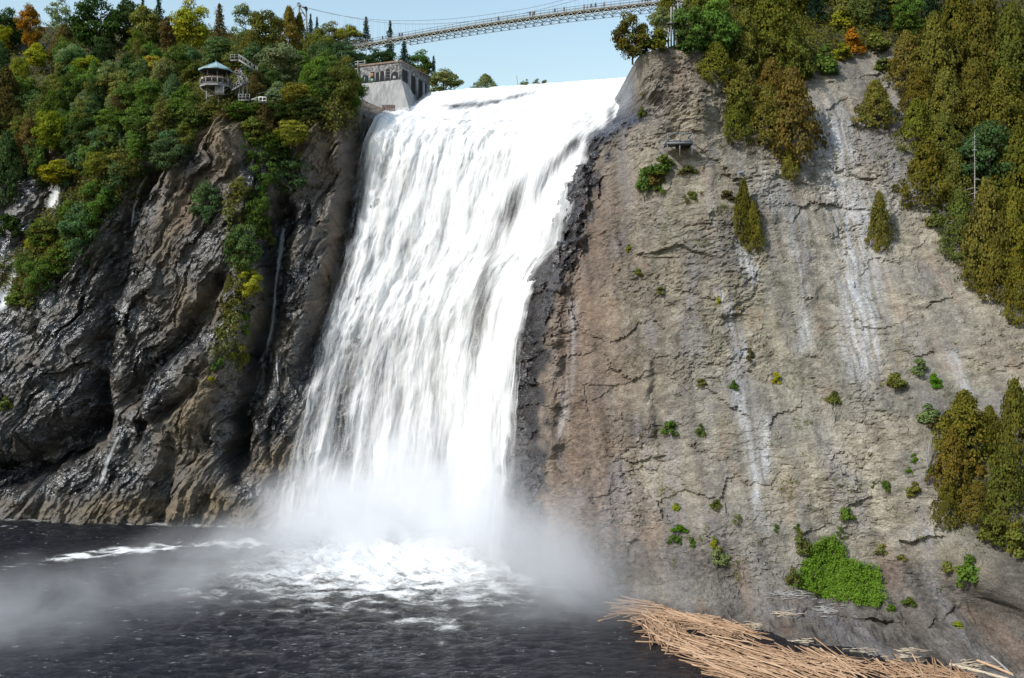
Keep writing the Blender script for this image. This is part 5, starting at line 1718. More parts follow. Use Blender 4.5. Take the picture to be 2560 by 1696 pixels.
k = FLn / 106.0
U = lambda px: (px - 896.5) * k
w1 = opening("window", 'f', U(904), U(922), ZB + .02, ZB + 1.95, VOID_SHADE, arch=.9)
link("pane_bar", beam_mesh(at(A_ + fdir * U(912) + fn * .05, ZB + .3), at(A_ + fdir * U(912) + fn * .05, ZB + 1.5), .22), parent=w1, mat=GREENPAINT)
w2 = opening("window", 'f', U(926.5), U(937), ZB + .02, ZB + 2.5, VOID_SHADE)
link("board", beam_mesh(at(A_ + fdir * U(931.7) + fn * .06, ZB + 1.2), at(A_ + fdir * U(931.7) + fn * .06, ZB + 2.2), .9, .06), parent=w2, mat=BOARD)
link("board", beam_mesh(at(A_ + fdir * U(931.7) + fn * .06, ZB + .1), at(A_ + fdir * U(931.7) + fn * .06, ZB + .9), .9, .06), parent=w2, mat=GREENPAINT)
opening("window", 'f', U(939.5), U(949), ZB + .02, ZB + 2.3, VOID_SHADE, arch=.5)
opening("window", 'f', U(950.5), U(961), ZB + .02, ZB + 2.5, VOID_SHADE, arch=.6)
w5 = opening("door", 'f', U(964.5), U(975.5), ZB + .02, ZB + 2.75, VOID_SHADE)
for zz in (.7, 1.4, 2.1):
    link("glazing_bar", beam_mesh(at(A_ + fdir * U(964.5) + fn * .06, ZB + zz), at(A_ + fdir * U(975.5) + fn * .06, ZB + zz), .07), parent=w5, mat=GREYWOOD)
w6 = opening("window", 'f', U(978), U(996), ZB + .1, ZB + 2.0, VOID_SHADE, arch=.9)
link("pale_fill", beam_mesh(at(A_ + fdir * U(988) + fn * .05, ZB + .2), at(A_ + fdir * U(988) + fn * .05, ZB + .95), 1.0, .06), parent=w6, mat=CONCRETE)
for u0, u1, z0, z1 in ((.6, 3.4, -.6, 2.6), (4.9, 7.6, -1.9, 2.3), (8.8, 11.4, -2.6, 2.2), (12.4, 14.0, -3.0, 2.0)):
    opening("window", 'r', u0, u1, ZB + z0, ZB + z1, VOID_SHADE, framed=False)
for u, z0, z1 in ((4.15, -1.4, 2.6), (8.2, -2.4, 2.4), (11.9, -3.6, 2.0)):
    link("pilaster", beam_mesh(at(B_ + rdir * u + rn_ * .1, ZB + z0), at(B_ + rdir * u + rn_ * .1, ZB + z1), .75, .25), parent=ph, mat=CONCRETE)
Z2 = 86.0
A2, B2, E2 = Vector((-37.2, 231.4, 0)), Vector((-22.3, 225.6, 0)), Vector((-19.2, 235.5, 0))
E1 = B_ + rdir * 4.0
bs = poly_mesh("concrete_base", [at(A_ + fn * .02, ZB), at(B_ + fn * .02, ZB), at(E1, ZB - .3), at(D_, ZB), at(A2, Z2), at(B2, Z2), at(E2, Z2), at(D_, Z2)],
               [(0, 1, 2, 3), (0, 4, 5, 1), (1, 5, 6, 2), (2, 6, 7, 3), (3, 7, 4, 0), (7, 6, 5, 4)])
link("concrete_base", bs, parent=ph, mat=CONCRETE)
for i, u in enumerate((958, 966, 972, 978, 984)):
    a = Vector(world_at(u, 263, 227.6 - .02 * i)) - h0; b = Vector(world_at(u + 1, 280, 226.0 - .02 * i)) - h0
    link("sheet_plate", beam_mesh(a, b, .62, .12), parent=ph, mat=RUSTY)
bar("vent_pipe", at(B_ + Vector((-.8, -.3, 0)), ZT - 1.0), at(B_ + Vector((-.8, -.3, 0)), ZT + 1.2), .12, GREENPAINT, ph)
bar("corner_pipe", at(B_ + fn * .12 - fdir * .35, ZB), at(B_ + fn * .12 - fdir * .35, ZT), .14, GREENPAINT, ph)
mast = link("pole_frame", None, label="small white pole frame with crossbars at the power house's left roof corner", cat="pole", loc=tuple(world_at(894, 205, 234)))
m0 = Vector(mast.location)
MP = lambda px, py, d=234.0: Vector(world_at(px, py, d)) - m0
bar("post", MP(895, 210), MP(894.5, 152), .22, GREYWOOD, mast)
bar("post", MP(912, 168, 236), MP(912, 151, 236), .2, WHITEWOOD, mast)
for y in (154, 160, 172):
    bar("crossbar", MP(888, y + 1), MP(912, y - 1, 236), .16, WHITEWOOD, mast)

# --- lookout hut on stilts
HD = 213.0
HC = Vector(world_at(540, 216, HD))
hut = link("lookout_hut", None, label="octagonal wooden lookout hut with green copper roof on stilts above the left cliff", cat="lookout", loc=tuple(HC))
O8 = [math.pi / 8 + i * math.pi / 4 for i in range(8)]
ring = lambda r, z: [Vector((r * math.cos(a), r * math.sin(a), z)) for a in O8]
ZE, ZA = 3.35, 5.15
e_in, e_out = ring(3.55, ZE), ring(3.62, ZE - .18)
apex = Vector((0, 0, ZA))
for i in range(8):
    a, b = e_in[i], e_in[(i + 1) % 8]
    n = (a + b) / 2
    up = Vector((0, 0, .06))
    seam = link("roof_panel", prism("roof_panel", [a * .998, b * .998, apex], [a * .998 + up, b * .998 + up, apex + up]), parent=hut, mat=COPPER)
    link("eave_board", beam_mesh(e_out[i], e_out[(i + 1) % 8], .1, .3), parent=hut, mat=COPPER)
    link("ridge_seam", beam_mesh(a + up * 1.5, apex + up * 1.5, .09), parent=seam, mat=COPPER)
link("ceiling", prism("ceiling", ring(3.45, ZE - .06), ring(3.45, ZE - .01)), parent=hut, mat=DARKWOOD)
link("finial", tube_mesh("finial", [([np.array([0, 0, ZA]), np.array([0, 0, ZA + .35])], [.14, .05])], 8), parent=hut, mat=COPPER)
link("floor", prism("floor", ring(3.25, -.3), ring(3.25, 0)), parent=hut, mat=GREYWOOD)
link("floor_rim", prism("floor_rim", ring(3.33, -.42), ring(3.33, -.05)), parent=hut, mat=GREYWOOD)
for i in range(8):
    r0_, r1_ = ring(3.2, 0)[i], ring(3.2, 0)[(i + 1) % 8]
    bar("post", ring(2.7, 0)[i], ring(2.7, ZE)[i], .2, DARKWOOD, hut)
    bar("rail_post", r0_, r0_ + Vector((0, 0, 1.35)), .2, GREYWOOD, hut)
    for z in (1.3, .15):
        bar("rail", r0_ + Vector((0, 0, z)), r1_ + Vector((0, 0, z)), .14, GREYWOOD, hut)
    mid = (r0_ + r1_) / 2
    bar("rail_post", mid, mid + Vector((0, 0, 1.3)), .14, GREYWOOD, hut)
    for j in range(1, 10):
        if j == 5: continue
        q = r0_ + (r1_ - r0_) * (j / 10)
        bar("baluster", q + Vector((0, 0, .15)), q + Vector((0, 0, 1.28)), .05, DARKWOOD, hut)
for (x, y) in ((-1.6, -1.2), (.9, -1.2), (-1.6, 1.4), (.9, 1.4)):
    bar("stilt", (x, y, -.3), (x, y, -4.6), .26, GREYWOOD, hut)
for y in (-1.2, 1.4):
    bar("cross_brace", (-1.6, y, -.6), (.9, y, -2.2), .14, GREYWOOD, hut)
    bar("cross_brace", (.9, y, -.6), (-1.6, y, -2.2), .14, GREYWOOD, hut)
    bar("cross_brace", (-1.6, y, -2.3), (.9, y, -3.6), .14, GREYWOOD, hut)
    bar("cross_brace", (.9, y, -2.3), (-1.6, y, -3.6), .14, GREYWOOD, hut)
    bar("tie_beam", (-1.7, y, -2.25), (1.0, y, -2.25), .16, GREYWOOD, hut)
bar("strut", (-3.1, -.6, -.4), (-1.65, -.9, -1.9), .18, GREYWOOD, hut)
bar("strut", (2.9, -.6, -.4), (1.0, -.9, -1.9), .18, GREYWOOD, hut)
for i in range(9):
    x = .55 + i * .22
    bar("cladding_board", (x, -2.3, -2.35), (x, -2.3, -.55), .2, GREYWOOD, hut, .06)
bar("cladding_frame", (.45, -2.26, -.5), (2.45, -2.26, -.5), .14, GREYWOOD, hut)

# stairs and landings right of the hut
st = link("stairs", None, label="grey wooden stairs and landings climbing the slope right of the lookout hut", cat="stairs", loc=tuple(world_at(600, 250, 213)))
s0 = Vector(st.location)
SP = lambda px, py, d=213.0: Vector(world_at(px, py, d)) - s0


def flight(a, b, n, d0=213.0, width=1.2, mat=GREYWOOD, rails=True):
    """a stair flight between two points seen at a and b"""
    p, q = SP(*a, d0), SP(*b, d0)
    wv = Vector((0, width, 0))
    for o in (Vector(), wv):
        bar("stringer", p + o, q + o, .12, mat, st, .34)
    for i in range(n):
        c = p + (q - p) * ((i + .5) / n)
        bar("tread", c + Vector((0, .05, .1)), c + wv + Vector((0, -.05, .1)), .3, mat, st, .06)
    if rails:
        for o in (Vector(), wv):
            bar("handrail", p + o + Vector((0, 0, 1.15)), q + o + Vector((0, 0, 1.15)), .12, mat, st, .14)
            for i in range(5):
                c = p + (q - p) * (i / 4) + o
                bar("rail_post", c, c + Vector((0, 0, 1.15)), .12, mat, st)


def landing(px0, px1, py, d0, depth, n=4, mat=GREYWOOD, posts_down=0.0):
    a, b = SP(px0, py, d0), SP(px1, py, d0)
    wv = Vector((0, depth, 0))
    for i in range(5):
        o = wv * ((i + .5) / 5)
        bar("floor_board", a + o, b + o, depth / 5 - .03, mat, st, .08)
    bar("rim_beam", a - Vector((0, .06, .12)), b - Vector((0, .06, .12)), .1, mat, st, .26)
    for z in (1.15, .6):
        bar("rail", a + Vector((0, 0, z)), b + Vector((0, 0, z)), .1, mat, st)
    for i in range(n):
        c = a + (b - a) * (i / (n - 1))
        bar("rail_post", c + Vector((0, -.01, 0)), c + Vector((0, -.01, 1.2)), .12, mat, st)
    if posts_down:
        for c in (a, b):
            bar("support_post", c + wv * .3 - Vector((0, 0, .1)), c + wv * .3 - Vector((0, 0, posts_down)), .18, mat, st)


flight((577, 228), (606, 211), 9, 212.0)
landing(588, 616, 208, 212.5, 1.8, 4, posts_down=2.6)
landing(588, 604, 190, 214.5, 1.5, 3)
flight((600, 191), (616, 206), 6, 213.8)
flight((640, 178), (597, 150), 12, 217.0)
landing(576, 598, 150, 217.5, 1.2, 3)
landing(596, 624, 250, 212.0, 2.4, 4, posts_down=1.5)
for px in (598.5, 608):
    bar("tall_post", SP(px, 252, 212.6), SP(px, 208, 212.6), .2, GREYWOOD, st)
wr = link("white_railing", None, label="white painted platform railing at the right end of the lookout stairs", cat="railing", loc=tuple(world_at(650, 258, 213)))
r0 = Vector(wr.location)
RP = lambda px, py, d=213.0: Vector(world_at(px, py, d)) - r0
tops = [(629, 249.5, 211.6), (647, 243, 213.0), (666, 244, 211.6)]
bots = [(629, 253, 211.6), (647, 256.5, 213.0), (666, 257, 211.6)]
for i in range(2):
    bar("top_rail", RP(*tops[i]), RP(*tops[i + 1]), .2, WHITEWOOD, wr)
    bar("bottom_rail", RP(bots[i][0], bots[i][1] - 4, bots[i][2]), RP(bots[i + 1][0], bots[i + 1][1] - 5, bots[i + 1][2]), .13, WHITEWOOD, wr)
for px, y0, y1 in ((638, 246, 254), (647.5, 243, 256), (656.5, 243.5, 256), (665.5, 244, 257)):
    bar("post", RP(px, y1, 212.3), RP(px, y0, 212.3), .17, WHITEWOOD, wr)
bar("deck", RP(620, 256.5, 213.4), RP(668, 259.5, 213.4), 1.6, GREYWOOD, wr, .2)
for k, (a, b, lab) in enumerate([((640, 236, 214), (893, 153, 234), "thin green zip-line cable, upper one, rising to the power house frame"),
                                 ((650, 243, 214), (893, 161, 234), "thin zip-line cable, lower one, rising to the power house frame")]):
    p, q = world_at(*a), world_at(*b)
    ts = np.linspace(0, 1, 14)[:, None]
    pts_ = p * (1 - ts) + q * ts
    pts_[:, 2] -= (1.0 + .4 * k) * 4 * (ts * (1 - ts))[:, 0] * .5
    wire("zip_line", pts_, .035, GREENPAINT, None, 4, label=lab, cat="cable", group="zip-line cables")

LOOKWOOD = simple_mat("grey_lookout_timber", (0.15, 0.158, 0.17), 0.85, 0.25, 4.0, 0.2)
# --- small timber lookout on the right wall
lk = link("timber_lookout", None, label="small grey timber lookout platform on posts fixed to the right rock face", cat="platform", loc=tuple(world_at(1700, 357, 169.5)))
l0 = Vector(lk.location)
LP = lambda px, py, d=169.5: Vector(world_at(px, py, d)) - l0
back = Vector((0, 4.2, 0))
xs = (1669, 1699.5, 1730.6)
for i, px in enumerate(xs):
    bar("post", LP(px, 391), LP(px, 357.4), .2, LOOKWOOD, lk)
    bar("rail_post", LP(px, 358.5, 169.38), LP(px, 333), .24, LOOKWOOD, lk)
for i in range(2):
    for y in (334.5, 353):
        bar("rail", LP(xs[i], y), LP(xs[i + 1], y - .5), .24, LOOKWOOD, lk)
for px in (xs[0], xs[2]):
    for y in (334.5, 352):
        bar("side_rail", LP(px, y), LP(px, y) + back, .16, LOOKWOOD, lk)
    bar("rail_post", LP(px, 357) + back * .5, LP(px, 333) + back * .5, .12, LOOKWOOD, lk)
for i in range(8):
    o = back * ((i + .5) / 8)
    bar("floor_board", LP(1667, 357) + o, LP(1732, 356) + o, .5, LOOKWOOD, lk, .1)
bar("rim_beam", LP(1667, 358.6, 169.3), LP(1732, 357.6, 169.3), .12, LOOKWOOD, lk, .36)
for px in xs:
    bar("joist", LP(px + .4, 359.5, 169.4), LP(px + .4, 359.5, 169.4) + back, .14, DARKWOOD, lk, .22)
# --- timber posts on the right cliff top
tp = link("timber_post_frame", None, label="tall grey timber posts with a small platform on the right cliff top", cat="platform", loc=tuple(world_at(1680, 116, 176)))
q0 = Vector(tp.location)
TPP = lambda px, py, d=176.0: Vector(world_at(px, py, d)) - q0
for px, y0, y1, d in ((1678, 18, 117, 175.6), (1685, 18, 117, 176.4), (1695, 8, 62, 177), (1671, 68, 117, 176.2), (1691, 82, 115, 175.8), (1695.5, 60, 112, 177.4)):
    bar("post", TPP(px, y1, d), TPP(px, y0, d), .28, GREYWOOD, tp)
for i in range(5):
    bar("floor_board", TPP(1666, 60 - i * .25, 175.4 + i * .5), TPP(1702, 58 - i * .25, 175.4 + i * .5), .46, DARKWOOD, tp, .14)
bar("strut", TPP(1659, 71), TPP(1671, 84), .18, GREYWOOD, tp)
bar("side_beam", TPP(1658, 71), TPP(1678, 59), .2, DARKWOOD, tp)
# --- small fittings on the right rock face
for k, (px, py, dx, lab) in enumerate([(1842, 458, 26, "grey plank lying on the rock just above the slim cedar pair"), (1872, 452, 14, "short pale plank on the rock right of the slim cedar tip")]):
    p, n = hit(px, py)
    a = p + Vector((-dx / 2 / F * p.y, -.35, -.12)); b = p + Vector((dx / 2 / F * p.y, -.35, .16))
    bar("plank", a, b, .2, GREYWOOD, None, .16, label=lab, cat="plank")
p, n = hit(1852, 433)
bar("marker_plate", p + Vector((-.35, -.3, 0)), p + Vector((.35, -.3, .05)), .4, simple_mat("blue_paint", (0.09, 0.2, 0.5), .6, .1, 2.), None, .12, label="small blue marker plate on the rock above the slim cedars", cat="marker")
for k, (px, py, lab) in enumerate([(1917, 391, "white anchor plate on the rock below the hanging cedars, left one"), (1917, 419, "white anchor plate directly below the left one under the hanging cedars"), (1876, 421, "white anchor plate right of the blue marker"), (2136, 399, "white anchor plate on the grey wall, left of the row"), (2150, 374, "white anchor plate on the grey wall, upper middle"),
                                   (2163, 356, "white anchor plate on the grey wall, topmost"), (2173, 407, "white anchor plate on the grey wall, right middle"), (2207, 465, "white anchor plate on the grey wall, lower right"), (2198, 436, "white anchor plate on the grey wall, above the lower right one"), (2158, 465, "white anchor plate on the grey wall, lower left")]):
    p, n = hit(px, py)
    bar("anchor_plate", p + Vector((-.13, -.22, 0)), p + Vector((.13, -.22, .02)), .26, WHITEWOOD, None, .08, label=lab, cat="anchor plate", group="white anchor plates on the right rock face")
# leaning pole beyond the river
bar("leaning_pole", Vector(world_at(1298, 232, 262)), Vector(world_at(1291, 190, 262)), .14, GREYWOOD, None, label="thin leaning pole on the far river bank", cat="pole")
# ------------------------------------------------------------------ people
def tint_mat(name, rough=0.85):
    m = Mat(name)
    oc = m.node("ObjectInfo")
    n = m.noise(m.obj_coord(), 9.0, 3, 0.6)
    m.principled(m.mix(1.0, oc.outputs['Color'], m.ramp(n, [(0.3, (0.8, 0.8, 0.8)), (0.7, (1.15, 1.15, 1.15))]), 'MULTIPLY'), rough, None, 0.2)
    return m.m


CLOTH = tint_mat("cloth")


def skin_mesh(name, verts, edges, radii, sub=1):
    bm = bmesh.new()
    sl = bm.verts.layers.skin.verify()
    vs = []
    for i, (v, r) in enumerate(zip(verts, radii)):
        q = bm.verts.new(v)
        q[sl].radius = (r[0], r[1]) if isinstance(r, tuple) else (r, r)
        q[sl].use_root = (i == 0)
        vs.append(q)
    for a, b in edges:
        bm.edges.new((vs[a], vs[b]))
    me = bpy.data.meshes.new(name)
    bm.to_mesh(me); bm.free()
    o = bpy.data.objects.new(name, me)
    COL.objects.link(o)
    mo = o.modifiers.new("skin", 'SKIN'); mo.use_smooth_shade = True
    ms = o.modifiers.new("sub", 'SUBSURF'); ms.levels = sub; ms.render_levels = sub
    dg = bpy.context.evaluated_depsgraph_get()
    out = bpy.data.meshes.new_from_object(o.evaluated_get(dg))
    bpy.data.objects.remove(o); bpy.data.meshes.remove(me)
    out.name = name
    smooth_shade(out)
    return out


def make_figure(pose):
    """1.72 m figure facing -Y; returns body, shirt, trousers, hair meshes"""
    st = {'stand': 0.0, 'walk': 0.26, 'lean': 0.0}[pose]
    ln = 0.16 if pose == 'lean' else 0.02
    hip, chest, neck, head = V3(0, 0, .92), V3(0, -ln * .7, 1.30), V3(0, -ln, 1.47), V3(0, -ln - .02, 1.60)
    top = V3(0, -ln - .01, 1.68)
    shL, shR = V3(.17, -ln * .9, 1.40), V3(-.17, -ln * .9, 1.40)
    if pose == 'lean':
        elL, elR, haL, haR = V3(.24, -.22, 1.18), V3(-.24, -.22, 1.18), V3(.16, -.44, 1.14), V3(-.16, -.44, 1.14)
    elif pose == 'walk':
        elL, elR, haL, haR = V3(.23, -.12, 1.14), V3(-.23, .14, 1.14), V3(.21, -.32, .98), V3(-.21, .20, .92)
    else:
        elL, elR, haL, haR = V3(.24, .02, 1.13), V3(-.24, .02, 1.13), V3(.24, -.06, .88), V3(-.23, -.12, .92)
    knL, knR = V3(.10, -st * .7, .50), V3(-.10, st * .4, .50)
    ftL, ftR = V3(.10, -st, .07), V3(-.10, st * 1.1, .09)
    toL, toR = V3(.11, -st - .15, .03), V3(-.11, st * 1.1 - .14, .04)
    hL, hR = V3(.09, 0, .86), V3(-.09, 0, .86)
    fing = [(haL, [V3(.02, -.05, -.06), V3(-.01, -.06, -.07)]), (haR, [V3(-.02, -.05, -.06), V3(.01, -.06, -.07)])]
    V = [hip, chest, neck, head, top, shL, elL, haL, shR, elR, haR, hL, knL, ftL, toL, hR, knR, ftR, toR]
    Rr = [(.15, .11), (.16, .11), .055, .085, .05, .06, .045, .034, .06, .045, .034, .085, .06, .045, .035, .085, .06, .045, .035]
    E = [(0, 1), (1, 2), (2, 3), (3, 4), (1, 5), (5, 6), (6, 7), (1, 8), (8, 9), (9, 10), (0, 11), (11, 12), (12, 13), (13, 14), (0, 15), (15, 16), (16, 17), (17, 18)]
    body = skin_mesh("person", V, E, Rr)
    shirt = skin_mesh("shirt", [chest, hip + V3(0, 0, .02), shL, elL, shL.lerp(elL, .5), shR, elR, shR.lerp(elR, .5), chest + V3(0, 0, .13)],
                      [(0, 1), (0, 2), (2, 4), (4, 3), (0, 5), (5, 7), (7, 6), (0, 8)], [(.185, .135), (.175, .135), .08, .062, .07, .08, .062, .07, (.10, .08)])
    trs = skin_mesh("trousers", [hip, hL, knL, ftL + V3(0, 0, .05), hR, knR, ftR + V3(0, 0, .05)], [(0, 1), (1, 2), (2, 3), (0, 4), (4, 5), (5, 6)], [(.165, .125), .105, .08, .06, .105, .08, .06])
    hair = skin_mesh("hair", [head + V3(0, .03, .04), top + V3(0, .02, .02), head + V3(0, .06, -.03)], [(0, 1), (0, 2)], [.10, .07, .07])
    for m in (body, shirt, trs, hair):
        m.materials.append(CLOTH)
    return body, shirt, trs, hair


FIG = {k: make_figure(k) for k in ('stand', 'walk', 'lean')}
SHIRTS = {'black': (.012, .012, .015), 'navy': (.02, .028, .07), 'red': (.35, .03, .035), 'white': (.7, .7, .68), 'grey': (.14, .14, .15), 'pink': (.5, .22, .2), 'blue': (.05, .09, .25), 'lightblue': (.3, .38, .5), 'lilac': (.3, .26, .42)}
SKIN = (.36, .22, .15, 1)
_pc = random.Random(33)


def person(loc, face, pose, top, label, group, legs=None, h=1.72):
    body, shirt, trs, hair = FIG[pose]
    o = link("person", body, label=label, cat="person", group=group, loc=tuple(loc))
    o.rotation_euler = (0, 0, face)
    o.scale = (h / 1.72,) * 3
    o.color = SKIN
    s = link("shirt", shirt, parent=o); s.color = SHIRTS[top] + (1,)
    t = link("trousers", trs, parent=o); t.color = (legs or _pc.choice([(.015, .016, .02), (.03, .035, .06), (.06, .06, .07)])) + (1,)
    hh = link("hair", hair, parent=o); hh.color = _pc.choice([(.015, .01, .008), (.05, .03, .015), (.12, .08, .04)]) + (1,)
    return o


along = math.atan2(bdir[1], bdir[0])
BR = "people on the footbridge"
for px, pose, top, lab, sd in [
    (842, 'stand', 'navy', "person in dark top nearest the bridge's left end", .3),
    (850, 'stand', 'lilac', "person in lilac top in the group at the bridge's left end", .7),
    (857, 'walk', 'black', "person in black at the right of the group near the bridge's left end", .2),
    (886, 'lean', 'grey', "person in grey leaning on the rail left of the pointed spruce", .75),
    (893, 'stand', 'black', "person in black just left of the pointed spruce behind the bridge", .1),
    (898, 'stand', 'lightblue', "person in light blue beside the black-clad one near the pointed spruce", .6),
    (912, 'stand', 'grey', "person in grey in front of the pointed spruce's foot", .1),
    (919, 'stand', 'red', "person in bright red top on the left part of the bridge", .7),
    (932, 'walk', 'white', "person in white right of the one in red on the bridge", .4),
    (958, 'walk', 'black', "lone person in black right of the pointed spruce on the bridge", .3),
    (1001, 'walk', 'black', "person in black, left one of a pair on the open bridge", .5),
    (1006, 'walk', 'navy', "person in dark clothes, right one of a pair on the open bridge", .1),
    (1247, 'walk', 'navy', "lone person in navy at the middle of the bridge", .3),
    (1327, 'stand', 'black', "person in black, left one of the trio on the right half of the bridge", .5),
    (1331, 'stand', 'grey', "person in grey, middle one of the trio on the right half of the bridge", -.3),
    (1338, 'stand', 'black', "person in black, right one of the trio on the right half of the bridge", .6),
    (1389, 'walk', 'black', "striding person in black on the right half of the bridge", .5),
    (1412, 'stand', 'black', "shorter person in black right of the striding one", .5),
    (1462, 'stand', 'pink', "person in reddish top, left one of a close pair on the bridge", .5),
    (1467, 'stand', 'lightblue', "person in pale top behind the reddish-topped one", -.3),
    (1479, 'walk', 'navy', "person in navy walking right of the close pair", .4),
    (1491, 'walk', 'black', "person in black with spread coat right of the navy walker", .6),
    (1512, 'stand', 'pink', "person in pink top alone on the right part of the bridge", .5),
    (1607, 'stand', 'black', "person in black, leftmost of the group at the bridge's right end", .5),
    (1614, 'stand', 'black', "person in black, second of the group at the bridge's right end", .2),
    (1620, 'stand', 'navy', "person in navy, third of the group at the bridge's right end", .6),
    (1626, 'stand', 'black', "person in black, rightmost of the group at the bridge's right end", .3),
    (1643, 'walk', 'navy', "last person on the bridge before the cliff trees", .4)]:
    face = 0.0 if pose == 'lean' else along + (math.pi / 2 if _pc.random() < .5 else -math.pi / 2)
    if pose == 'stand': face = _pc.uniform(-1.2, 1.2)
    person(bp(s_of(px), sd * .8, 0.005), face, pose, top, lab, BR)
HG = "people in and below the lookout hut"
for k, (x, y, pose, top, lab) in enumerate([
    (-2.6, -1.3, 'lean', 'grey', "person in grey at the hut's left corner rail"),
    (-2.2, -2.1, 'stand', 'white', "person in white beside the hut's front left rail post"),
    (-1.2, -2.6, 'stand', 'black', "person in black in the left half of the hut's front"),
    (-.75, -2.65, 'lean', 'white', "person in white top left of the hut's front centre"),
    (-.3, -2.6, 'stand', 'navy', "person in navy at the hut's front, just left of its centre post"),
    (.2, -2.6, 'lean', 'lightblue', "person in light blue at the centre of the hut's front"),
    (.65, -2.65, 'stand', 'lightblue', "person in pale blue right of the hut's centre"),
    (1.1, -2.55, 'lean', 'red', "person in dark red top in the hut's front right"),
    (1.5, -2.3, 'stand', 'grey', "person in grey near the hut's front right corner"),
    (2.0, -1.95, 'lean', 'pink', "person in pinkish top at the hut's right rail"),
    (2.5, -1.5, 'stand', 'black', "person in black at the hut's rightmost rail"),
    (-.1, -1.2, 'stand', 'black', "person in black standing in the shade inside the hut")]):
    person(HC + Vector((x, y, 0.005)), _pc.uniform(-.5, .5), pose, top, lab, HG, h=1.72)
for px, py, d, pose, top, lab in [
    (591, 190, 215.2, 'stand', 'red', "person in red on the upper stair landing right of the hut"),
    (601, 190, 215.2, 'walk', 'blue', "person in blue coming down the stairs right of the hut"),
    (609, 208, 213.4, 'stand', 'black', "person in dark clothes on the middle landing of the stairs"),
    (599, 250, 213.2, 'stand', 'white', "person in white on the lowest landing, left one"),
    (617, 250, 213.2, 'stand', 'grey', "person in grey on the lowest landing, right one")]:
    person(Vector(world_at(px, py, d)) + Vector((0, 0, .05)), _pc.uniform(-1, 1), pose, top, lab, HG)

# ------------------------------------------------------------------ driftwood
lm = Mat("bleached_log")
lo_ = lm.node("ObjectInfo")
ln_ = lm.noise(lm.mapping(lm.obj_coord(), (0.35, 5, 5)), 2.0, 4, 0.6)
lc = lm.mix(lo_.outputs['Random'], (0.25, 0.150, 0.088), (0.50, 0.345, 0.22))
lc = lm.mix(1.0, lc, lm.ramp(ln_, [(0.3, (0.72, 0.70, 0.68)), (0.7, (1.2, 1.2, 1.2))]), 'MULTIPLY')
lm.principled(lc, 0.8, lm.bump(ln_, 0.3, 0.03), 0.25)
LOG = lm.m


def log_mesh(seed):
    r = np.random.RandomState(seed)
    n = 6
    xs_ = np.linspace(-.5, .5, n)
    pts_ = [np.array([x, .012 * r.normal(), .010 * r.normal()]) for x in xs_]
    rad = np.linspace(1.0, 0.62, n) * (1 + .08 * r.normal(size=n))
    V, Fc = [], []
    for i in range(n):
        for s in range(7):
            q = 2 * math.pi * s / 7
            V.append((pts_[i][0], pts_[i][1] + 0, pts_[i][2], q, rad[i]))
    return V, n


LOGM = []
for sd in range(6):
    V, n = log_mesh(sd)
    # unit: length 1 along x, radius carried in y and z by the object's scale
    vv = [(a, b * 6 + r * .5 * math.cos(q), c * 6 + r * .5 * math.sin(q)) for a, b, c, q, r in V]
    ff = [(i * 7 + s, i * 7 + (s + 1) % 7, (i + 1) * 7 + (s + 1) % 7, (i + 1) * 7 + s) for i in range(n - 1) for s in range(7)]
    me = poly_mesh("log", vv, ff + [tuple(range(7))[::-1], tuple(range((n - 1) * 7, n * 7))])
    smooth_shade(me)
    me.materials.append(LOG)
    LOGM.append(me)
RAFTS = [  # outline in the photograph, main run of the logs there (pixel direction), spread
    ([(1572, 1512), (1640, 1501), (1720, 1512), (1792, 1528), (1796, 1548), (1700, 1552), (1600, 1546), (1566, 1540)], (1, .10), 9, 125),
    ([(1590, 1548), (1700, 1546), (1800, 1546), (1868, 1572), (1880, 1588), (1800, 1590), (1700, 1560), (1620, 1566)], (1, .26), 14, 95),
    ([(1600, 1556), (1640, 1552), (1700, 1572), (1740, 1590), (1710, 1612), (1650, 1600), (1612, 1588)], (1, .75), 38, 90),
    ([(1612, 1590), (1700, 1604), (1790, 1600), (1880, 1615), (1920, 1640), (2000, 1665), (2100, 1690), (2120, 1712), (1830, 1712), (1760, 1672), (1690, 1632)], (1, .30), 7, 220),
    ([(1900, 1612), (2000, 1640), (2090, 1640), (2160, 1668), (2176, 1690), (2060, 1690), (1960, 1668)], (1, .30), 16, 95),
    ([(2168, 1654), (2260, 1658), (2340, 1672), (2420, 1690), (2470, 1715), (2230, 1715)], (1, .34), 22, 110),
]
logs = []
RAFT_NAMES = ['in the raft\'s far band next to the rock foot', 'in the raft\'s upper right wedge', 'in the tangled fan at the raft\'s tip', 'in the raft\'s broad main run along the bottom edge', 'in the raft\'s right shoulder by the dark gap', 'in the second raft at the lower right']
lr = random.Random(77)
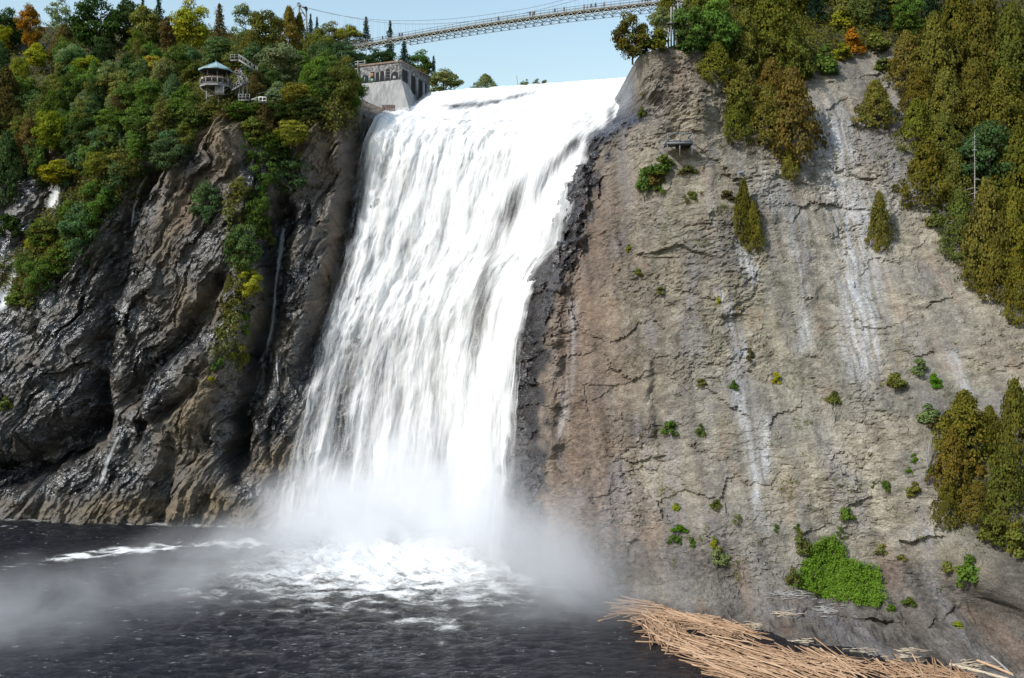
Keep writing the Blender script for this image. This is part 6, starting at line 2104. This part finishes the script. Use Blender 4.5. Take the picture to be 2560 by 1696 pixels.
for poly_, dirn, spread, count in RAFTS:
    x0, x1 = min(p[0] for p in poly_), max(p[0] for p in poly_); y0, y1 = min(p[1] for p in poly_), max(p[1] for p in poly_)
    made = 0; cnt0 = count; count = int(count * 1.6)
    for tries in range(20000):
        if made >= count: break
        x_, y_ = lr.uniform(x0, x1), lr.uniform(y0, y1)
        if not inside(x_, y_, poly_): continue
        a = math.degrees(math.atan2(dirn[1], dirn[0])) + lr.gauss(0, spread)
        L = lr.uniform(55, 135) if spread < 20 else lr.uniform(40, 85)
        ux, uy = math.cos(math.radians(a)), math.sin(math.radians(a))
        if not (inside(x_ + ux * L * .3, y_ + uy * L * .3, poly_) or inside(x_ - ux * L * .3, y_ - uy * L * .3, poly_)): continue
        pa, pb = w_of(x_ - ux * L / 2, y_ - uy * L / 2), w_of(x_ + ux * L / 2, y_ + uy * L / 2)
        logs.append((pa, pb, lr.uniform(.11, .23), lr.choice([0.06, .12, .22, .34, .46]), lr.choice([0, 0, 0, lr.uniform(-.04, .04)]), L, RAFT_NAMES[RAFTS.index((poly_, dirn, spread, cnt0))]))
        made += 1
for (xa, ya, xb, yb) in [(1496, 1556, 1560, 1538), (1510, 1545, 1580, 1528), (1520, 1538, 1566, 1534), (1620, 1503, 1650, 1509), (1880, 1592, 1935, 1604), (1850, 1580, 1868, 1606), (1885, 1600, 1880, 1622)]:
    logs.append((w_of(xa, ya), w_of(xb, yb), .24, .12, 0, 70, 'lying loose beside the raft'))
order = sorted(range(len(logs)), key=lambda i: -(logs[i][5] * logs[i][2] + 60 * logs[i][3]))
single = set(order[:300])
rest_v, rest_f = [], []
for i, (pa, pb, dia, z, tilt, L, part_) in enumerate(logs):
    c = (pa + pb) / 2; dv = pb - pa
    length = float(np.linalg.norm(dv)); ang = math.atan2(dv[1], dv[0])
    mtx = Matrix.Translation((c[0], c[1], z)) @ Euler((0, tilt, ang)).to_matrix().to_4x4() @ Matrix.Diagonal((length, dia, dia, 1))
    me = LOGM[i % len(LOGM)]
    if i in single:
        o = link("log", me, label="%s%s tan log %s" % (zone(L, (70, 105), ("short ", "", "long ")) , zone(dia, (.15, .19), ("thin", "debarked", "thick")), part_), cat="log", group="logs of the driftwood raft")
        o.matrix_world = mtx
    else:
        b = len(rest_v)
        rest_v += [tuple(mtx @ v.co) for v in me.vertices]
        rest_f += [tuple(b + k for k in p.vertices) for p in me.polygons]
if rest_v:
    me = poly_mesh("driftwood", rest_v, rest_f)
    smooth_shade(me)
    link("driftwood", me, mat=LOG, kind="stuff", label="smaller driftwood logs filling the gaps of the raft", cat="driftwood")
PALEWOOD = simple_mat("bleached_driftwood", (0.42, 0.35, 0.26), 0.85, 0.2, 4.0, 0.2)


def stick(a, b, dia, label, cat="log", mat=PALEWOOD, group=None):
    p, q = hit(*a)[0] + Vector((0, -.3, .22)), hit(*b)[0] + Vector((0, -.3, .22))
    return wire("log", [np.array(p), np.array((p + q) / 2 + Vector((0, 0, .05))), np.array(q)], dia / 2, mat, None, 7, label=label, cat=cat, group=group)


stick((2372, 1664), (2520, 1702), .42, "thick pale beam lying on the lower shelf at the bottom edge")
stick((2476, 1644), (2532, 1694), .26, "bleached grey log leaning on the rock near the bottom right corner", mat=DEADWOOD)
stick((2440, 1654), (2530, 1690), .34, "shorter tan log behind the thick beam at the bottom edge", mat=LOG)
stick((2348, 1660), (2378, 1696), .22, "thin tan log sticking out of the raft's right end")
for k, (cx_, cy_, rx, ry, n, lab) in enumerate([
        (1980, 1488, 40, 10, 60, "heap of bleached grey twigs left below the creeper patch"), (2068, 1528, 28, 14, 55, "heap of bleached grey twigs under the creeper patch"),
        (1960, 1536, 36, 7, 26, "scatter of pale wood chips on the upper shelf"), (1884, 1566, 16, 12, 22, "pale splintered branches at the raft's upper right end"),
        (2150, 1630, 40, 10, 26, "scatter of pale sticks on the dark shelf edge"), (2270, 1628, 34, 8, 24, "scatter of pale sticks in the middle of the lower shelf"), (2270, 1644, 44, 4, 18, "line of pale sticks along the lower shelf edge"),
        (2420, 1664, 50, 12, 40, "litter of pale wood beside the thick beam"), (2005, 1605, 40, 6, 14, "few pale sticks at the shelf edge above the raft gap")]):
    paths = []
    for i in range(n):
        x_, y_ = cx_ + rs.normal() * rx * .55, cy_ + rs.normal() * ry * .55
        p = np.array(hit(x_, y_)[0]) + np.array([0, -.12, .12])
        a = rs.normal() * .5 + .35; L = .5 + 1.2 * rs.rand()
        d = np.array([math.cos(a), -.35 * math.sin(a), -.12 * math.sin(a) * (1 if rs.rand() < .6 else -3)]) * L / 2
        paths.append(([p - d, p, p + d], [.05, .06, .03]))
    link("driftwood_heap", tube_mesh("driftwood_heap", paths, 4), mat=PALEWOOD if k > 1 else DEADWOOD, kind="stuff", label=lab, cat="driftwood")
